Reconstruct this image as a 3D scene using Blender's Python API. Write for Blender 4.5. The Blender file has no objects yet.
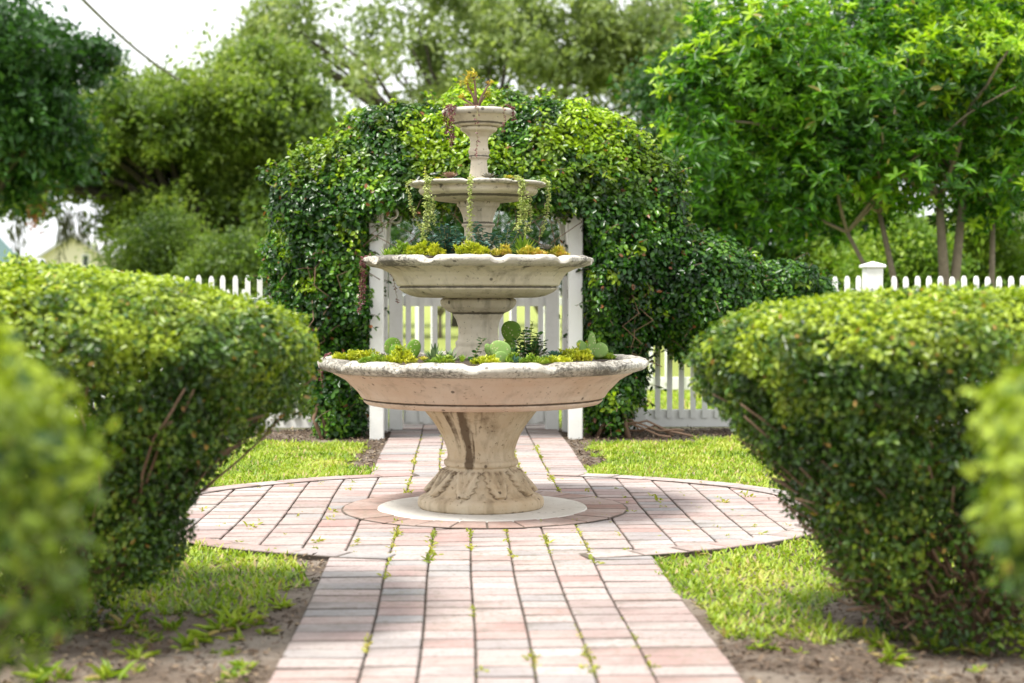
import bpy, math, random
import numpy as np
from mathutils import Vector, Matrix
R = math.radians
random.seed(7)
rng = np.random.default_rng(7)
SC = bpy.context.scene
COL = SC.collection

# ------------------------------------------------------------------ camera
cam = bpy.data.cameras.new("camera")
co = bpy.data.objects.new("camera", cam)
COL.objects.link(co)
co.location = (-0.1245, 0, 1.0)
co.rotation_euler = (R(90 - 1.665), 0, R(-1.944))
cam.sensor_width = 36
cam.lens = 56.25
cam.clip_start = 0.05
cam.clip_end = 2000
cam.dof.use_dof = True
cam.dof.focus_distance = 7.7
cam.dof.aperture_fstop = 2.5
SC.camera = co

# ------------------------------------------------------------------ world, sun, exposure
SUN_ELEV = 62        # hazy sun behind the camera to the left
w = bpy.data.worlds.new("World")
SC.world = w
w.use_nodes = True
nt = w.node_tree
bg = nt.nodes["Background"]
sky = nt.nodes.new("ShaderNodeTexSky")
sky.sky_type = 'NISHITA'
sky.sun_disc = False
sky.sun_elevation = R(SUN_ELEV)
sky.sun_rotation = R(-125)
sky.air_density = 1.0
sky.dust_density = 3.0
hs = nt.nodes.new("ShaderNodeHueSaturation")
hs.inputs['Saturation'].default_value = 0.12
hs.inputs['Value'].default_value = 1.0
mixw = nt.nodes.new("ShaderNodeMix"); mixw.data_type = 'RGBA'
mixw.inputs[0].default_value = 0.75
mixw.inputs[7].default_value = (10.0, 10.2, 10.5, 1)       # a bright even overcast layer over the sky
nt.links.new(sky.outputs[0], hs.inputs['Color'])
nt.links.new(hs.outputs[0], mixw.inputs[6])
nt.links.new(mixw.outputs[2], bg.inputs[0])
bg.inputs[1].default_value = 0.105
sun = bpy.data.lights.new("sun", 'SUN')
sun.energy = 3.3
sun.angle = R(13)
sun.color = (1, .96, .89)
so = bpy.data.objects.new("sun", sun)
COL.objects.link(so)
az, el = R(-125), R(SUN_ELEV)
sd = Vector((math.sin(az) * math.cos(el), math.cos(az) * math.cos(el), math.sin(el)))
so.rotation_euler = sd.to_track_quat('Z', 'Y').to_euler()
so.location = (-4, -4, 12)
SC.view_settings.view_transform = 'Standard'
SC.view_settings.look = 'None'
SC.view_settings.gamma = 1
SC.view_settings.exposure = 0.84
SC.cycles.max_bounces = 8
SC.cycles.transparent_max_bounces = 8
SC.cycles.use_denoising = True

# pixel -> metres at a known distance along the path
def wx(px, Y): return -0.1245 + Y * (px - 457.7) / 1600
def wz(py, Y): return 1 - Y * (py - 295) / 1600
FY = 7.36

# ------------------------------------------------------------------ helpers
def tag(o, label=None, cat=None, group=None, kind=None):
    if label: o["label"] = label
    if cat: o["category"] = cat
    if group: o["group"] = group
    if kind: o["kind"] = kind
    return o

def empty(name, loc, label, cat, group=None, rz=0):
    o = bpy.data.objects.new(name, None)
    o.empty_display_size = .1
    COL.objects.link(o)
    o.location = loc
    o.rotation_euler.z = rz
    return tag(o, label, cat, group)

def link(name, verts, faces, mat, parent=None, smooth=False, attrs=None):
    """verts Nx3, faces: list of index tuples or an int array (all same size)"""
    me = bpy.data.meshes.new(name)
    verts = np.asarray(verts, dtype=np.float32).reshape(-1, 3)
    if isinstance(faces, np.ndarray):
        nf, k = faces.shape
        me.vertices.add(len(verts)); me.vertices.foreach_set('co', verts.ravel())
        me.loops.add(nf * k); me.loops.foreach_set('vertex_index', faces.astype(np.int32).ravel())
        me.polygons.add(nf)
        me.polygons.foreach_set('loop_start', np.arange(0, nf * k, k, dtype=np.int32))
        me.update(calc_edges=True)
    else:
        me.from_pydata([tuple(map(float, v)) for v in verts], [], faces)
        me.update()
    if smooth:
        me.polygons.foreach_set('use_smooth', np.ones(len(me.polygons), dtype=bool))
    for k, v in (attrs or {}).items():
        a = me.attributes.new(k, 'FLOAT', 'POINT')
        a.data.foreach_set('value', np.asarray(v, dtype=np.float32))
    me.materials.append(mat)
    o = bpy.data.objects.new(name, me)
    COL.objects.link(o)
    if parent is not None:
        o.parent = parent
    return o

class MB:
    def __init__(s): s.v = []; s.f = []
    def add(s, vs, fs):
        b = len(s.v); s.v += [tuple(v) for v in vs]; s.f += [tuple(i + b for i in f) for f in fs]
    def box(s, c, d, bev=0.0, rot=None):
        x, y, z = d[0] / 2, d[1] / 2, d[2] / 2
        b = min(bev, x * .9, y * .9, z * .9)
        if b <= 0:
            vs = [(i * x, j * y, k * z) for k in (-1, 1) for j in (-1, 1) for i in (-1, 1)]
            fs = [(0, 2, 3, 1), (4, 5, 7, 6), (0, 1, 5, 4), (2, 6, 7, 3), (0, 4, 6, 2), (1, 3, 7, 5)]
        else:
            # rounded box as chamfered hull: three quads per corner
            vs = []; fs = []
            ids = {}
            for i in (-1, 1):
                for j in (-1, 1):
                    for k in (-1, 1):
                        ids[i, j, k] = len(vs)
                        vs += [(i * x, j * (y - b), k * (z - b)), (i * (x - b), j * y, k * (z - b)), (i * (x - b), j * (y - b), k * z)]
                        fs.append((len(vs) - 3, len(vs) - 2, len(vs) - 1))
            g = lambda i, j, k, a: ids[i, j, k] + a
            for i in (-1, 1):
                fs.append((g(i, -1, -1, 0), g(i, 1, -1, 0), g(i, 1, 1, 0), g(i, -1, 1, 0)))
                fs.append((g(-1, i, -1, 1), g(1, i, -1, 1), g(1, i, 1, 1), g(-1, i, 1, 1)))
                fs.append((g(-1, -1, i, 2), g(1, -1, i, 2), g(1, 1, i, 2), g(-1, 1, i, 2)))
            for a in (-1, 1):
                for c2 in (-1, 1):
                    fs.append((g(a, c2, -1, 0), g(a, c2, 1, 0), g(a, c2, 1, 1), g(a, c2, -1, 1)))
                    fs.append((g(a, -1, c2, 0), g(a, 1, c2, 0), g(a, 1, c2, 2), g(a, -1, c2, 2)))
                    fs.append((g(-1, a, c2, 1), g(1, a, c2, 1), g(1, a, c2, 2), g(-1, a, c2, 2)))
        if rot is not None:
            vs = [tuple(rot @ Vector(v)) for v in vs]
        s.add([(v[0] + c[0], v[1] + c[1], v[2] + c[2]) for v in vs], fs)
    def tube(s, pts, rad, n=8, cap=True):
        pts = [Vector(p) for p in pts]
        if not hasattr(rad, '__len__'): rad = [rad] * len(pts)
        b = len(s.v); prev = None
        for i, p in enumerate(pts):
            t = (pts[min(i + 1, len(pts) - 1)] - pts[max(i - 1, 0)])
            if t.length < 1e-9: t = Vector((0, 0, 1))
            t.normalize()
            u = t.orthogonal() if prev is None else (prev - t * prev.dot(t))
            if u.length < 1e-6: u = t.orthogonal()
            u.normalize(); prev = u; v = t.cross(u)
            for k in range(n):
                a = 2 * math.pi * k / n
                s.v.append(tuple(p + (u * math.cos(a) + v * math.sin(a)) * rad[i]))
        for i in range(len(pts) - 1):
            for k in range(n):
                s.f.append((b + i * n + k, b + i * n + (k + 1) % n, b + (i + 1) * n + (k + 1) % n, b + (i + 1) * n + k))
        if cap:
            s.f.append(tuple(b + k for k in range(n))[::-1])
            s.f.append(tuple(b + (len(pts) - 1) * n + k for k in range(n)))
    def build(s, name, mat, parent=None, smooth=False):
        return link(name, s.v, s.f, mat, parent, smooth)

# value noise in numpy
_tab = rng.random((32, 32, 32))
def vnoise(p, freq=1.0, off=0.0):
    q = np.asarray(p) * freq + off + 100.0
    i = np.floor(q).astype(int); f = q - i; f = f * f * (3 - 2 * f)
    r = 0
    for dx in (0, 1):
        for dy in (0, 1):
            for dz in (0, 1):
                wgt = (f[:, 0] if dx else 1 - f[:, 0]) * (f[:, 1] if dy else 1 - f[:, 1]) * (f[:, 2] if dz else 1 - f[:, 2])
                r = r + wgt * _tab[(i[:, 0] + dx) % 32, (i[:, 1] + dy) % 32, (i[:, 2] + dz) % 32]
    return r
def fbm(p, freq=1.0, off=0.0, o=3):
    r = 0; a = .5; t = 0
    for k in range(o):
        r = r + a * vnoise(p, freq * 2 ** k, off + 7.3 * k); t += a; a *= .5
    return r / t
def unit(v): return v / np.maximum(np.linalg.norm(v, axis=1, keepdims=True), 1e-9)

def leaves(P, T, N, L, W, curl=.15, fold=.18, simple=False):
    """one folded leaf per row: base P, direction T, normal N"""
    n = len(P)
    T = unit(T); S = unit(np.cross(T, N)); N2 = np.cross(S, T)
    L = np.broadcast_to(np.asarray(L, float), (n,))[:, None]; W = np.broadcast_to(np.asarray(W, float), (n,))[:, None]
    tip = P + T * L - N2 * L * curl
    if simple:
        V = np.stack([P, P + T * L * .45 + S * W / 2 + N2 * W * fold, tip, P + T * L * .45 - S * W / 2 + N2 * W * fold], 1)
        F = np.array([[0, 1, 2], [0, 2, 3]])
        k = 4
    else:
        V = np.stack([P, P + T * L * .3 + S * W * .45 + N2 * W * fold, P + T * L * .7 + S * W * .42 + N2 * (W * fold - L * curl * .4),
                      tip, P + T * L * .7 - S * W * .42 + N2 * (W * fold - L * curl * .4), P + T * L * .3 - S * W * .45 + N2 * W * fold], 1)
        F = np.array([[0, 1, 2, 3], [0, 3, 4, 5]])
        k = 6
    F = (F[None] + (np.arange(n) * k)[:, None, None]).reshape(-1, F.shape[1])
    return V.reshape(-1, 3), F, k

def grad(F, P, e=.01):
    g = np.zeros_like(P)
    for a in range(3):
        d = np.zeros(3); d[a] = e
        g[:, a] = F(P + d) - F(P - d)
    return unit(g)

def scatter(F, lo, hi, n, depth, power=1.6):
    lo = np.array(lo); hi = np.array(hi); out = []; c = 0; guard = 0
    while c < n and guard < 400:
        P = lo + rng.random((120000, 3)) * (hi - lo)
        d = F(P)
        k = (d < 0) & (d > -depth)
        k &= rng.random(len(P)) < np.clip(1 + d / depth, 0, 1) ** power
        out.append(P[k]); c += k.sum(); guard += 1
    return np.concatenate(out)[:n]

# ------------------------------------------------------------------ materials
def newmat(name):
    m = bpy.data.materials.new(name); m.use_nodes = True
    nt = m.node_tree
    return m, nt, nt.nodes["Principled BSDF"], nt.nodes["Material Output"]
def node(nt, t, **kw):
    n = nt.nodes.new(t)
    for k, v in kw.items():
        if k in n.inputs.keys(): n.inputs[k].default_value = v
        else: setattr(n, k, v)
    return n
def ramp(nt, stops, fac=None, interp='LINEAR'):
    r = nt.nodes.new("ShaderNodeValToRGB"); r.color_ramp.interpolation = interp
    el = r.color_ramp.elements
    while len(el) < len(stops): el.new(.5)
    for e, (p, c) in zip(el, stops):
        e.position = p; e.color = (*c, 1) if len(c) == 3 else c
    if fac is not None: nt.links.new(fac, r.inputs[0])
    return r
def noise(nt, scale, detail=4, rough=.6, coord=None):
    n = node(nt, "ShaderNodeTexNoise"); n.inputs['Scale'].default_value = scale
    n.inputs['Detail'].default_value = detail; n.inputs['Roughness'].default_value = rough
    if coord is not None: nt.links.new(coord, n.inputs['Vector'])
    return n
def mixc(nt, fac, a, b, blend='MIX'):
    m = nt.nodes.new("ShaderNodeMix"); m.data_type = 'RGBA'; m.blend_type = blend
    for s, v in ((0, fac), (6, a), (7, b)):
        if hasattr(v, 'is_linked') or isinstance(v, bpy.types.NodeSocket): nt.links.new(v, m.inputs[s])
        elif isinstance(v, (int, float)): m.inputs[s].default_value = v
        else: m.inputs[s].default_value = (*v, 1)
    return m.outputs[2]
def math_(nt, op, a, b=0.0, clamp=False):
    m = nt.nodes.new("ShaderNodeMath"); m.operation = op; m.use_clamp = clamp
    for s, v in ((0, a), (1, b)):
        if isinstance(v, bpy.types.NodeSocket): nt.links.new(v, m.inputs[s])
        else: m.inputs[s].default_value = v
    return m.outputs[0]
def bump(nt, h, bsdf, strength=.3, dist=.01):
    b = nt.nodes.new("ShaderNodeBump"); b.inputs['Strength'].default_value = strength
    b.inputs['Distance'].default_value = dist
    nt.links.new(h, b.inputs['Height']); nt.links.new(b.outputs[0], bsdf.inputs['Normal'])
def objco(nt): return nt.nodes.new("ShaderNodeTexCoord").outputs['Object']
def island(nt): return nt.nodes.new("ShaderNodeNewGeometry").outputs['Random Per Island']

def leafmat(name, stops, new=None, odd=None, rough=.42, trans=.35, nscale=3.0, spread=.55):
    """stops: ramp colours dark..light driven by each leaf's own random value and clumps"""
    m, nt, b, out = newmat(name)
    isl = island(nt)
    nz = noise(nt, nscale, 2, .5, objco(nt))
    f = math_(nt, 'ADD', math_(nt, 'MULTIPLY', isl, spread), math_(nt, 'MULTIPLY', math_(nt, 'SUBTRACT', nz.outputs[0], .5), 1.6))
    f = math_(nt, 'ADD', f, (1 - spread) / 2)
    c = ramp(nt, stops, f).outputs[0]
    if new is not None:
        a = nt.nodes.new("ShaderNodeAttribute"); a.attribute_name = 'new'  # per leaf weight of the second, yellower leaf tint
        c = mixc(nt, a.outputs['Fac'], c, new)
    if odd is not None:     # a few leaves of another colour
        i2 = math_(nt, 'FRACT', math_(nt, 'MULTIPLY', isl, 37.7))
        c = mixc(nt, math_(nt, 'GREATER_THAN', i2, 1 - odd[0]), c, odd[1])
    b.inputs['Roughness'].default_value = rough
    b.inputs['Specular IOR Level'].default_value = .45
    nt.links.new(c, b.inputs['Base Color'])
    if trans > 0:
        tr = nt.nodes.new("ShaderNodeBsdfTranslucent")
        tc = mixc(nt, .6, c, (.5, .75, .05), 'MIX')
        tcm = mixc(nt, 1.0, c, (1.5, 1.6, .7), 'MULTIPLY')
        nt.links.new(tcm, tr.inputs['Color'])
        ms = nt.nodes.new("ShaderNodeMixShader"); ms.inputs[0].default_value = trans
        nt.links.new(b.outputs[0], ms.inputs[1]); nt.links.new(tr.outputs[0], ms.inputs[2])
        nt.links.new(ms.outputs[0], out.inputs['Surface'])
    return m

def plain(name, col, rough=.6, var=.15, scale=8, bmp=.1, metallic=0):
    m, nt, b, out = newmat(name)
    n = noise(nt, scale, 5, .6, objco(nt))
    c = mixc(nt, n.outputs[0], tuple(x * (1 - var) for x in col), tuple(min(1, x * (1 + var)) for x in col))
    nt.links.new(c, b.inputs['Base Color'])
    b.inputs['Roughness'].default_value = rough; b.inputs['Metallic'].default_value = metallic
    if bmp: bump(nt, n.outputs[0], b, bmp, .01)
    return m

def stonemat(name, base, warm, dark, lichen=.35, fine=1.0, streak=.5, r0=.36, r1=.62):
    """cast stone: mottled, weathered; 'dirt' attribute adds built up grime where water runs and stands"""
    m, nt, b, out = newmat(name)
    oc = objco(nt)
    n1 = noise(nt, 3.5, 6, .65, oc)
    c = mixc(nt, ramp(nt, [(.35, (0, 0, 0)), (.65, (1, 1, 1))], n1.outputs[0]).outputs[0], base, warm)
    # vertical streaks
    mp = nt.nodes.new("ShaderNodeMapping"); mp.inputs['Scale'].default_value = (14, 14, 1.6)
    nt.links.new(oc, mp.inputs[0])
    n2 = noise(nt, 1.0, 5, .6, mp.outputs[0])
    c = mixc(nt, math_(nt, 'MULTIPLY', ramp(nt, [(.52, (0, 0, 0)), (.72, (1, 1, 1))], n2.outputs[0]).outputs[0], streak), c, tuple(x * .45 for x in warm))
    # pits
    n3 = noise(nt, 55 * fine, 3, .6, oc)
    pits = ramp(nt, [(.63, (0, 0, 0)), (.70, (1, 1, 1))], n3.outputs[0]).outputs[0]
    c = mixc(nt, math_(nt, 'MULTIPLY', pits, .55), c, dark)
    # sparse chips and specks
    vo = nt.nodes.new("ShaderNodeTexVoronoi"); vo.inputs['Scale'].default_value = 11
    nt.links.new(oc, vo.inputs['Vector'])
    sp = ramp(nt, [(.07, (1, 1, 1)), (.11, (0, 0, 0))], vo.outputs['Distance']).outputs[0]
    c = mixc(nt, math_(nt, 'MULTIPLY', sp, .75), c, tuple(x * .6 for x in dark))
    a = nt.nodes.new("ShaderNodeAttribute"); a.attribute_name = 'dirt'
    n4 = noise(nt, 28 * fine, 6, .75, oc)
    th = math_(nt, 'ADD', n4.outputs[0], math_(nt, 'SUBTRACT', a.outputs['Fac'], 1.0 - lichen * .5))
    dm = ramp(nt, [(r0, (0, 0, 0)), (r1, (1, 1, 1))], th).outputs[0]
    c = mixc(nt, math_(nt, 'MULTIPLY', dm, .85), c, dark)
    nt.links.new(c, b.inputs['Base Color'])
    b.inputs['Roughness'].default_value = .9
    b.inputs['Specular IOR Level'].default_value = .2
    h = math_(nt, 'ADD', math_(nt, 'MULTIPLY', n4.outputs[0], .6), math_(nt, 'SUBTRACT', n1.outputs[0], math_(nt, 'MULTIPLY', pits, .6)))
    bump(nt, h, b, .55, .006)
    return m

M = {}
M['stone_low'] = stonemat('cast_stone_warm', (.64, .52, .42), (.58, .43, .32), (.085, .06, .042), .5, 1.0, .45)
M['stone_mid'] = stonemat('cast_stone_pale', (.68, .62, .50), (.55, .48, .35), (.075, .065, .05), .62, 1.2, .75, .38, .60)
M['stone_ped'] = stonemat('cast_stone_pedestal', (.62, .54, .41), (.50, .38, .24), (.085, .052, .03), .75, 1.0, .6, .30, .74)
M['stone_rim'] = stonemat('lichen_stone', (.62, .59, .52), (.46, .42, .35), (.095, .088, .076), .95, 2.4, .3, .42, .58)
M['white'] = plain('white_vinyl', (.83, .83, .81), .45, .03, 9, .04)
M['bark'] = plain('bark', (.19, .155, .11), .9, .5, 14, .5)
M['bark_dark'] = plain('dark_bark', (.06, .05, .04), .95, .5, 6, .5)
M['twig'] = plain('twig', (.20, .125, .08), .8, .35, 20, .2)
M['soil_pot'] = plain('potting_soil', (.07, .05, .035), .95, .5, 60, .5)

# ------------------------------------------------------------------ ground
m, nt_, b_, o_ = newmat('ground_soil_and_turf')
oc = nt_.nodes.new("ShaderNodeTexCoord").outputs['Object']
sp_ = nt_.nodes.new("ShaderNodeSeparateXYZ"); nt_.links.new(oc, sp_.inputs[0])
n1 = noise(nt_, 2.2, 6, .65, oc); n2 = noise(nt_, 45, 4, .7, oc); n3 = noise(nt_, .35, 3, .5, oc)
soil = mixc(nt_, n2.outputs[0], (.05, .035, .025), (.24, .175, .125))
soil = mixc(nt_, ramp(nt_, [(.45, (0, 0, 0)), (.62, (1, 1, 1))], n1.outputs[0]).outputs[0], soil, (.30, .25, .20))
turf = mixc(nt_, n2.outputs[0], (.12, .17, .02), (.30, .36, .05))
turf = mixc(nt_, n3.outputs[0], turf, (.30, .33, .08))
far = math_(nt_, 'MULTIPLY', math_(nt_, 'SUBTRACT', sp_.outputs[1], 11.9), 4.0, True)
c = mixc(nt_, far, soil, turf)
nt_.links.new(c, b_.inputs['Base Color']); b_.inputs['Roughness'].default_value = .95
bump(nt_, math_(nt_, 'ADD', n1.outputs[0], n2.outputs[0]), b_, .8, .03)
M['ground'] = m
g = link('ground', [(-600, -60, 0), (600, -60, 0), (600, 900, 0), (-600, 900, 0)], [(0, 1, 2, 3)], M['ground'])
tag(g, kind='structure')

# ------------------------------------------------------------------ path of pavers
PW = .608; CR = 1.48; RIN = .66
def brickmat(name, cols):
    m, nt, b, out = newmat(name)
    oc = objco(nt); isl = island(nt)
    c = ramp(nt, cols, isl, 'LINEAR').outputs[0]
    at_ = nt.nodes.new('ShaderNodeAttribute'); at_.attribute_name = 'side'
    n1 = noise(nt, 120, 4, .7, oc); n2 = noise(nt, 2.2, 6, .7, oc); n3 = noise(nt, 34, 5, .7, oc); n4 = noise(nt, 9, 5, .7, oc)
    r2 = lambda n_, a, b: ramp(nt, [(a, (0, 0, 0)), (b, (1, 1, 1))], n_.outputs[0]).outputs[0]
    c = mixc(nt, math_(nt, 'MULTIPLY', r2(n1, .42, .62), .5), c, (.25, .20, .175))
    c = mixc(nt, math_(nt, 'MULTIPLY', r2(n2, .45, .65), .5), c, (.47, .43, .40))
    c = mixc(nt, math_(nt, 'MULTIPLY', r2(n3, .52, .66), .5), c, (.22, .18, .155))
    c = mixc(nt, math_(nt, 'MULTIPLY', r2(n4, .56, .72), .35), c, (.20, .185, .16))
    mo = noise(nt, 1.3, 5, .7, oc)
    c = mixc(nt, math_(nt, 'MULTIPLY', math_(nt, 'MULTIPLY', r2(mo, .5, .62), r2(n3, .45, .6)), .30), c, (.20, .20, .12))
    c = mixc(nt, math_(nt, 'MULTIPLY', at_.outputs['Fac'], .95), c, (.085, .067, .052))
    nt.links.new(c, b.inputs['Base Color']); b.inputs['Roughness'].default_value = .9
    b.inputs['Specular IOR Level'].default_value = .2
    bump(nt, math_(nt, 'ADD', n1.outputs[0], n3.outputs[0]), b, .5, .003)
    return m
M['brick'] = brickmat('clay_pavers', [(0, (.38, .24, .22)), (.18, (.43, .32, .295)), (.36, (.45, .375, .36)), (.52, (.38, .275, .255)), (.66, (.30, .30, .305)), (.8, (.42, .33, .31)), (1, (.48, .43, .415))])
M['brick_red'] = brickmat('red_pavers', [(0, (.31, .18, .15)), (.5, (.37, .25, .21)), (1, (.42, .32, .285))])
M['joint'] = plain('joint_sand', (.12, .095, .072), .95, .5, 60, .5)

def paver(mb, q, z0=.0, top=.032, bev=.0042):
    """q: four corner points counter-clockwise"""
    q = [Vector((p[0], p[1], 0)) for p in q]
    c = sum(q, Vector()) / 4
    dz = random.uniform(-.0018, .0018); tx = random.uniform(-.010, .010); ty = random.uniform(-.012, .012)
    ed = [(q[i] - q[(i + 1) % 4]).length for i in range(4)]
    if max(ed[0], ed[2]) < .018 or max(ed[1], ed[3]) < .018: return
    h = lambda p: top + dz + (p.x - c.x) * tx + (p.y - c.y) * ty
    inn = [p + (c - p).normalized() * min(bev * 1.4, (c - p).length * .5) for p in q]
    mb.side += [1] * 4 + [random.uniform(.3, .8) for _ in range(4)] + [0, 0, 0, random.choice((0, 0, 0, .5))]
    vs = [(p.x, p.y, z0) for p in q] + [(p.x, p.y, h(p) - bev * .8) for p in q] + [(p.x, p.y, h(p)) for p in inn]
    fs = [(8, 9, 10, 11)] + [(i, (i + 1) % 4, 4 + (i + 1) % 4, 4 + i) for i in range(4)] + [(4 + i, 4 + (i + 1) % 4, 8 + (i + 1) % 4, 8 + i) for i in range(4)]
    mb.add(vs, fs)

CL = .1135
cols_x = [(-PW, -PW + .2285)] + [(-.3795 + .1518 * k, -.3795 + .1518 * (k + 1)) for k in range(5)] + [(PW - .2285, PW)]
def wob(x, y): return .003 * math.sin(3.1 * y + 2 * x) + .002 * math.sin(9 * x + 1.3 * y)
def brick_cell(mb, x0, x1, y0, y1, gap=.0042, rin=None, rout=None, ylim=None):
    P = [(x0 + gap, y0 + gap), (x1 - gap, y0 + gap), (x1 - gap, y1 - gap), (x0 + gap, y1 - gap)]
    Q = []
    for (x, y) in P:
        yy = y
        dy = y - FY
        if rout is not None:                      # keep inside a circle
            lim = math.sqrt(max(rout * rout - x * x, 0))
            dy = max(-lim, min(lim, dy)); yy = FY + dy
        if rin is not None and abs(x) < rin:
            lim = math.sqrt(rin * rin - x * x)
            if abs(dy) < lim:
                s = 1 if (y0 + y1) / 2 > FY else -1
                yy = FY + s * lim
        Q.append((x + wob(x, yy), yy))
    if abs(Q[3][1] - Q[0][1]) < .015 and abs(Q[2][1] - Q[1][1]) < .015: return
    if Q[3][1] < Q[0][1] or Q[2][1] < Q[1][1]: return
    paver(mb, Q)
mb = MB(); mb.side = []
def clampc(mb, x0, x1, y0, y1, rad, inside):
    """a paver cut by the circle of radius rad: keep the part inside or outside it"""
    P = [(x0, y0), (x1, y0), (x1, y1), (x0, y1)]; Q = []
    g = .0028; gy = .0072
    for n_, (x, y) in enumerate(P):
        x += g if n_ in (0, 3) else -g; y += gy if n_ in (0, 1) else -gy
        lim = math.sqrt(max(rad * rad - x * x, 0)); dy = y - FY; sg = 1 if (y0 + y1) / 2 > FY else -1
        if inside: dy = max(-lim, min(lim, dy))
        elif abs(dy) < lim: dy = sg * lim
        Q.append((x + wob(x, FY + dy), FY + dy))
    if Q[3][1] - Q[0][1] < .012 or Q[2][1] - Q[1][1] < .012:
        if Q[3][1] - Q[0][1] < -.001 or Q[2][1] - Q[1][1] < -.001: return
        if max(Q[3][1] - Q[0][1], Q[2][1] - Q[1][1]) < .02: return
    paver(mb, Q)
for ci, (x0, x1) in enumerate(cols_x):
    off = random.uniform(0, CL)
    inner = 0 < ci < len(cols_x) - 1
    for k in range(-8, 112):
        y0 = k * CL + off * .35; y1 = y0 + CL; ym = (y0 + y1) / 2 - FY
        if inner:
            clampc(mb, x0, x1, y0, y1, .01, False)
        else: clampc(mb, x0, x1, y0, y1, CR + .006, False)
n_straight = len(mb.v)
def widen(v):      # the paved circle is a little wider than deep
    a = abs(v[0]); return v if a < .385 else (math.copysign(.385 + (a - .385) * 1.155, v[0]), v[1], v[2])
RB = CR - .118
for i in range(-12, 17):
    x0 = -.3795 + .1518 * i; x1 = x0 + .1518
    if x0 > -.38 and x1 < .38: continue
    xn = min(abs(x0), abs(x1))
    if xn > CR - .06: continue
    if x1 > CR: x1 = CR - .03
    if x0 < -CR: x0 = -CR + .03
    off = random.uniform(0, CL)
    for k in range(-16, 17):
        y0 = FY + k * CL + off - CL; y1 = y0 + CL; xm_ = (x0 + x1) / 2
        if abs((y0 + y1) / 2 - FY) > math.sqrt(max(CR ** 2 - xn ** 2, 0)): continue
        clampc(mb, x0, x1, y0, y1, CR - .03, True)
# soldier course round the circle, left and right of the path
a0 = math.asin(.385 / CR)
for side in (0, 1):
    n = 22
    A0, A1 = (a0, math.pi - a0) if side == 0 else (math.pi + a0, 2 * math.pi - a0)
    for k in range(n):
        t0 = A0 + (A1 - A0) * k / n + .003; t1 = A0 + (A1 - A0) * (k + 1) / n - .003
        pt = lambda r, t: (r * math.sin(t), FY + r * math.cos(t))
        q = [pt(RB + .006, t0), pt(CR, t0), pt(CR, t1), pt(RB + .006, t1)]
        paver(mb, q, top=.0385)
path = link('brick_path', mb.v[:n_straight] + [widen(v) for v in mb.v[n_straight:]], mb.f, M['brick'], attrs={'side': mb.side})
tag(path, kind='structure'); path.location.z = -.016
mb = MB(); mb.side = []
n = 26
for k in range(n):
    t0 = 2 * math.pi * k / n + .006; t1 = 2 * math.pi * (k + 1) / n - .006
    pt = lambda r, t: (r * math.sin(t), FY + r * math.cos(t))
    paver(mb, [pt(.470, t0), pt(RIN - .006, t0), pt(RIN - .006, t1), pt(.470, t1)], top=.0385)
ring = link('red_paver_ring', mb.v, mb.f, M['brick_red'], attrs={'side': mb.side}); tag(ring, kind='structure'); ring.location.z = -.016
for nm, ra_, rb_ in (('ring_bed', .44, RIN), ('border_bed', RB, CR + .004)):
    nn = 128; q = [(r_ * math.sin(2 * math.pi * k / nn), FY + r_ * math.cos(2 * math.pi * k / nn), .0350) for r_ in (ra_, rb_) for k in range(nn)]
    q = [(a, b, c - .016) for a, b, c in q]
    if nm == 'border_bed': q = [widen(v) for v in q]
    keep = [k for k in range(nn) if nm == 'ring_bed' or abs(q[nn + k][0]) > .40]
    o = link(nm, q, [(k, (k + 1) % nn, nn + (k + 1) % nn, nn + k) for k in keep], M['joint']); tag(o, kind='structure')
# sand bed under the pavers
vs = [(-PW - .0, -1, .004), (PW, -1, .004), (PW, 12.6, .004), (-PW, 12.6, .004)]; fs = [(0, 1, 2, 3)]
o = link('path_bed', vs, fs, M['joint']); tag(o, kind='structure')
n = 96
vs = [((CR) * math.cos(2 * math.pi * k / n), FY + CR * math.sin(2 * math.pi * k / n), .008) for k in range(n)]
o = link('circle_bed', [widen(v) for v in vs], [tuple(range(n))], M['joint']); tag(o, kind='structure')

# ------------------------------------------------------------------ grass
def on_path(x, y, pad=0.0):
    return (np.abs(x) < PW + pad) | ((x / 1.115) ** 2 + (y - FY) ** 2 < (CR + pad) ** 2)
def lawn_mask(x, y):
    P = np.stack([x, y, np.zeros_like(x)], 1)
    nz = fbm(P, 2.3, 3.1) - .5; nf = fbm(P, 8, 9.1) - .5
    m = ~on_path(x, y, -.018 + nf * .12)
    lo = np.where(x < 0, 5.0 + nz * 1.0, 4.52 + nz * .4) + nf * .3
    m &= (y > lo)
    # bare strip beside the path, widest on the left
    m &= ~((x < 0) & (x > -.70 + nz * .25 + nf * .12) & (y < 6.3) & (y > 4))
    m &= ~((x > 0) & (x < .63 + nz * .1) & (y < 5.2))
    m &= (y < 11.15 + nz * 1.0 + nf * .4 - .35 * (np.abs(x) > .7) * (np.abs(x) < 1.5)) | (y > 12.1)
    m &= ~((np.abs(x) < PW + .14 + nf * .25) & (y > 9.2) & (y < 12))
    # under the two hedges
    for cx, rx in ((-1.45, .26), (1.29, .26)):
        m &= ~(((x - cx) / rx) ** 2 + ((y - 4.9) / .35) ** 2 < 1 + nz)
    return m
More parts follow.
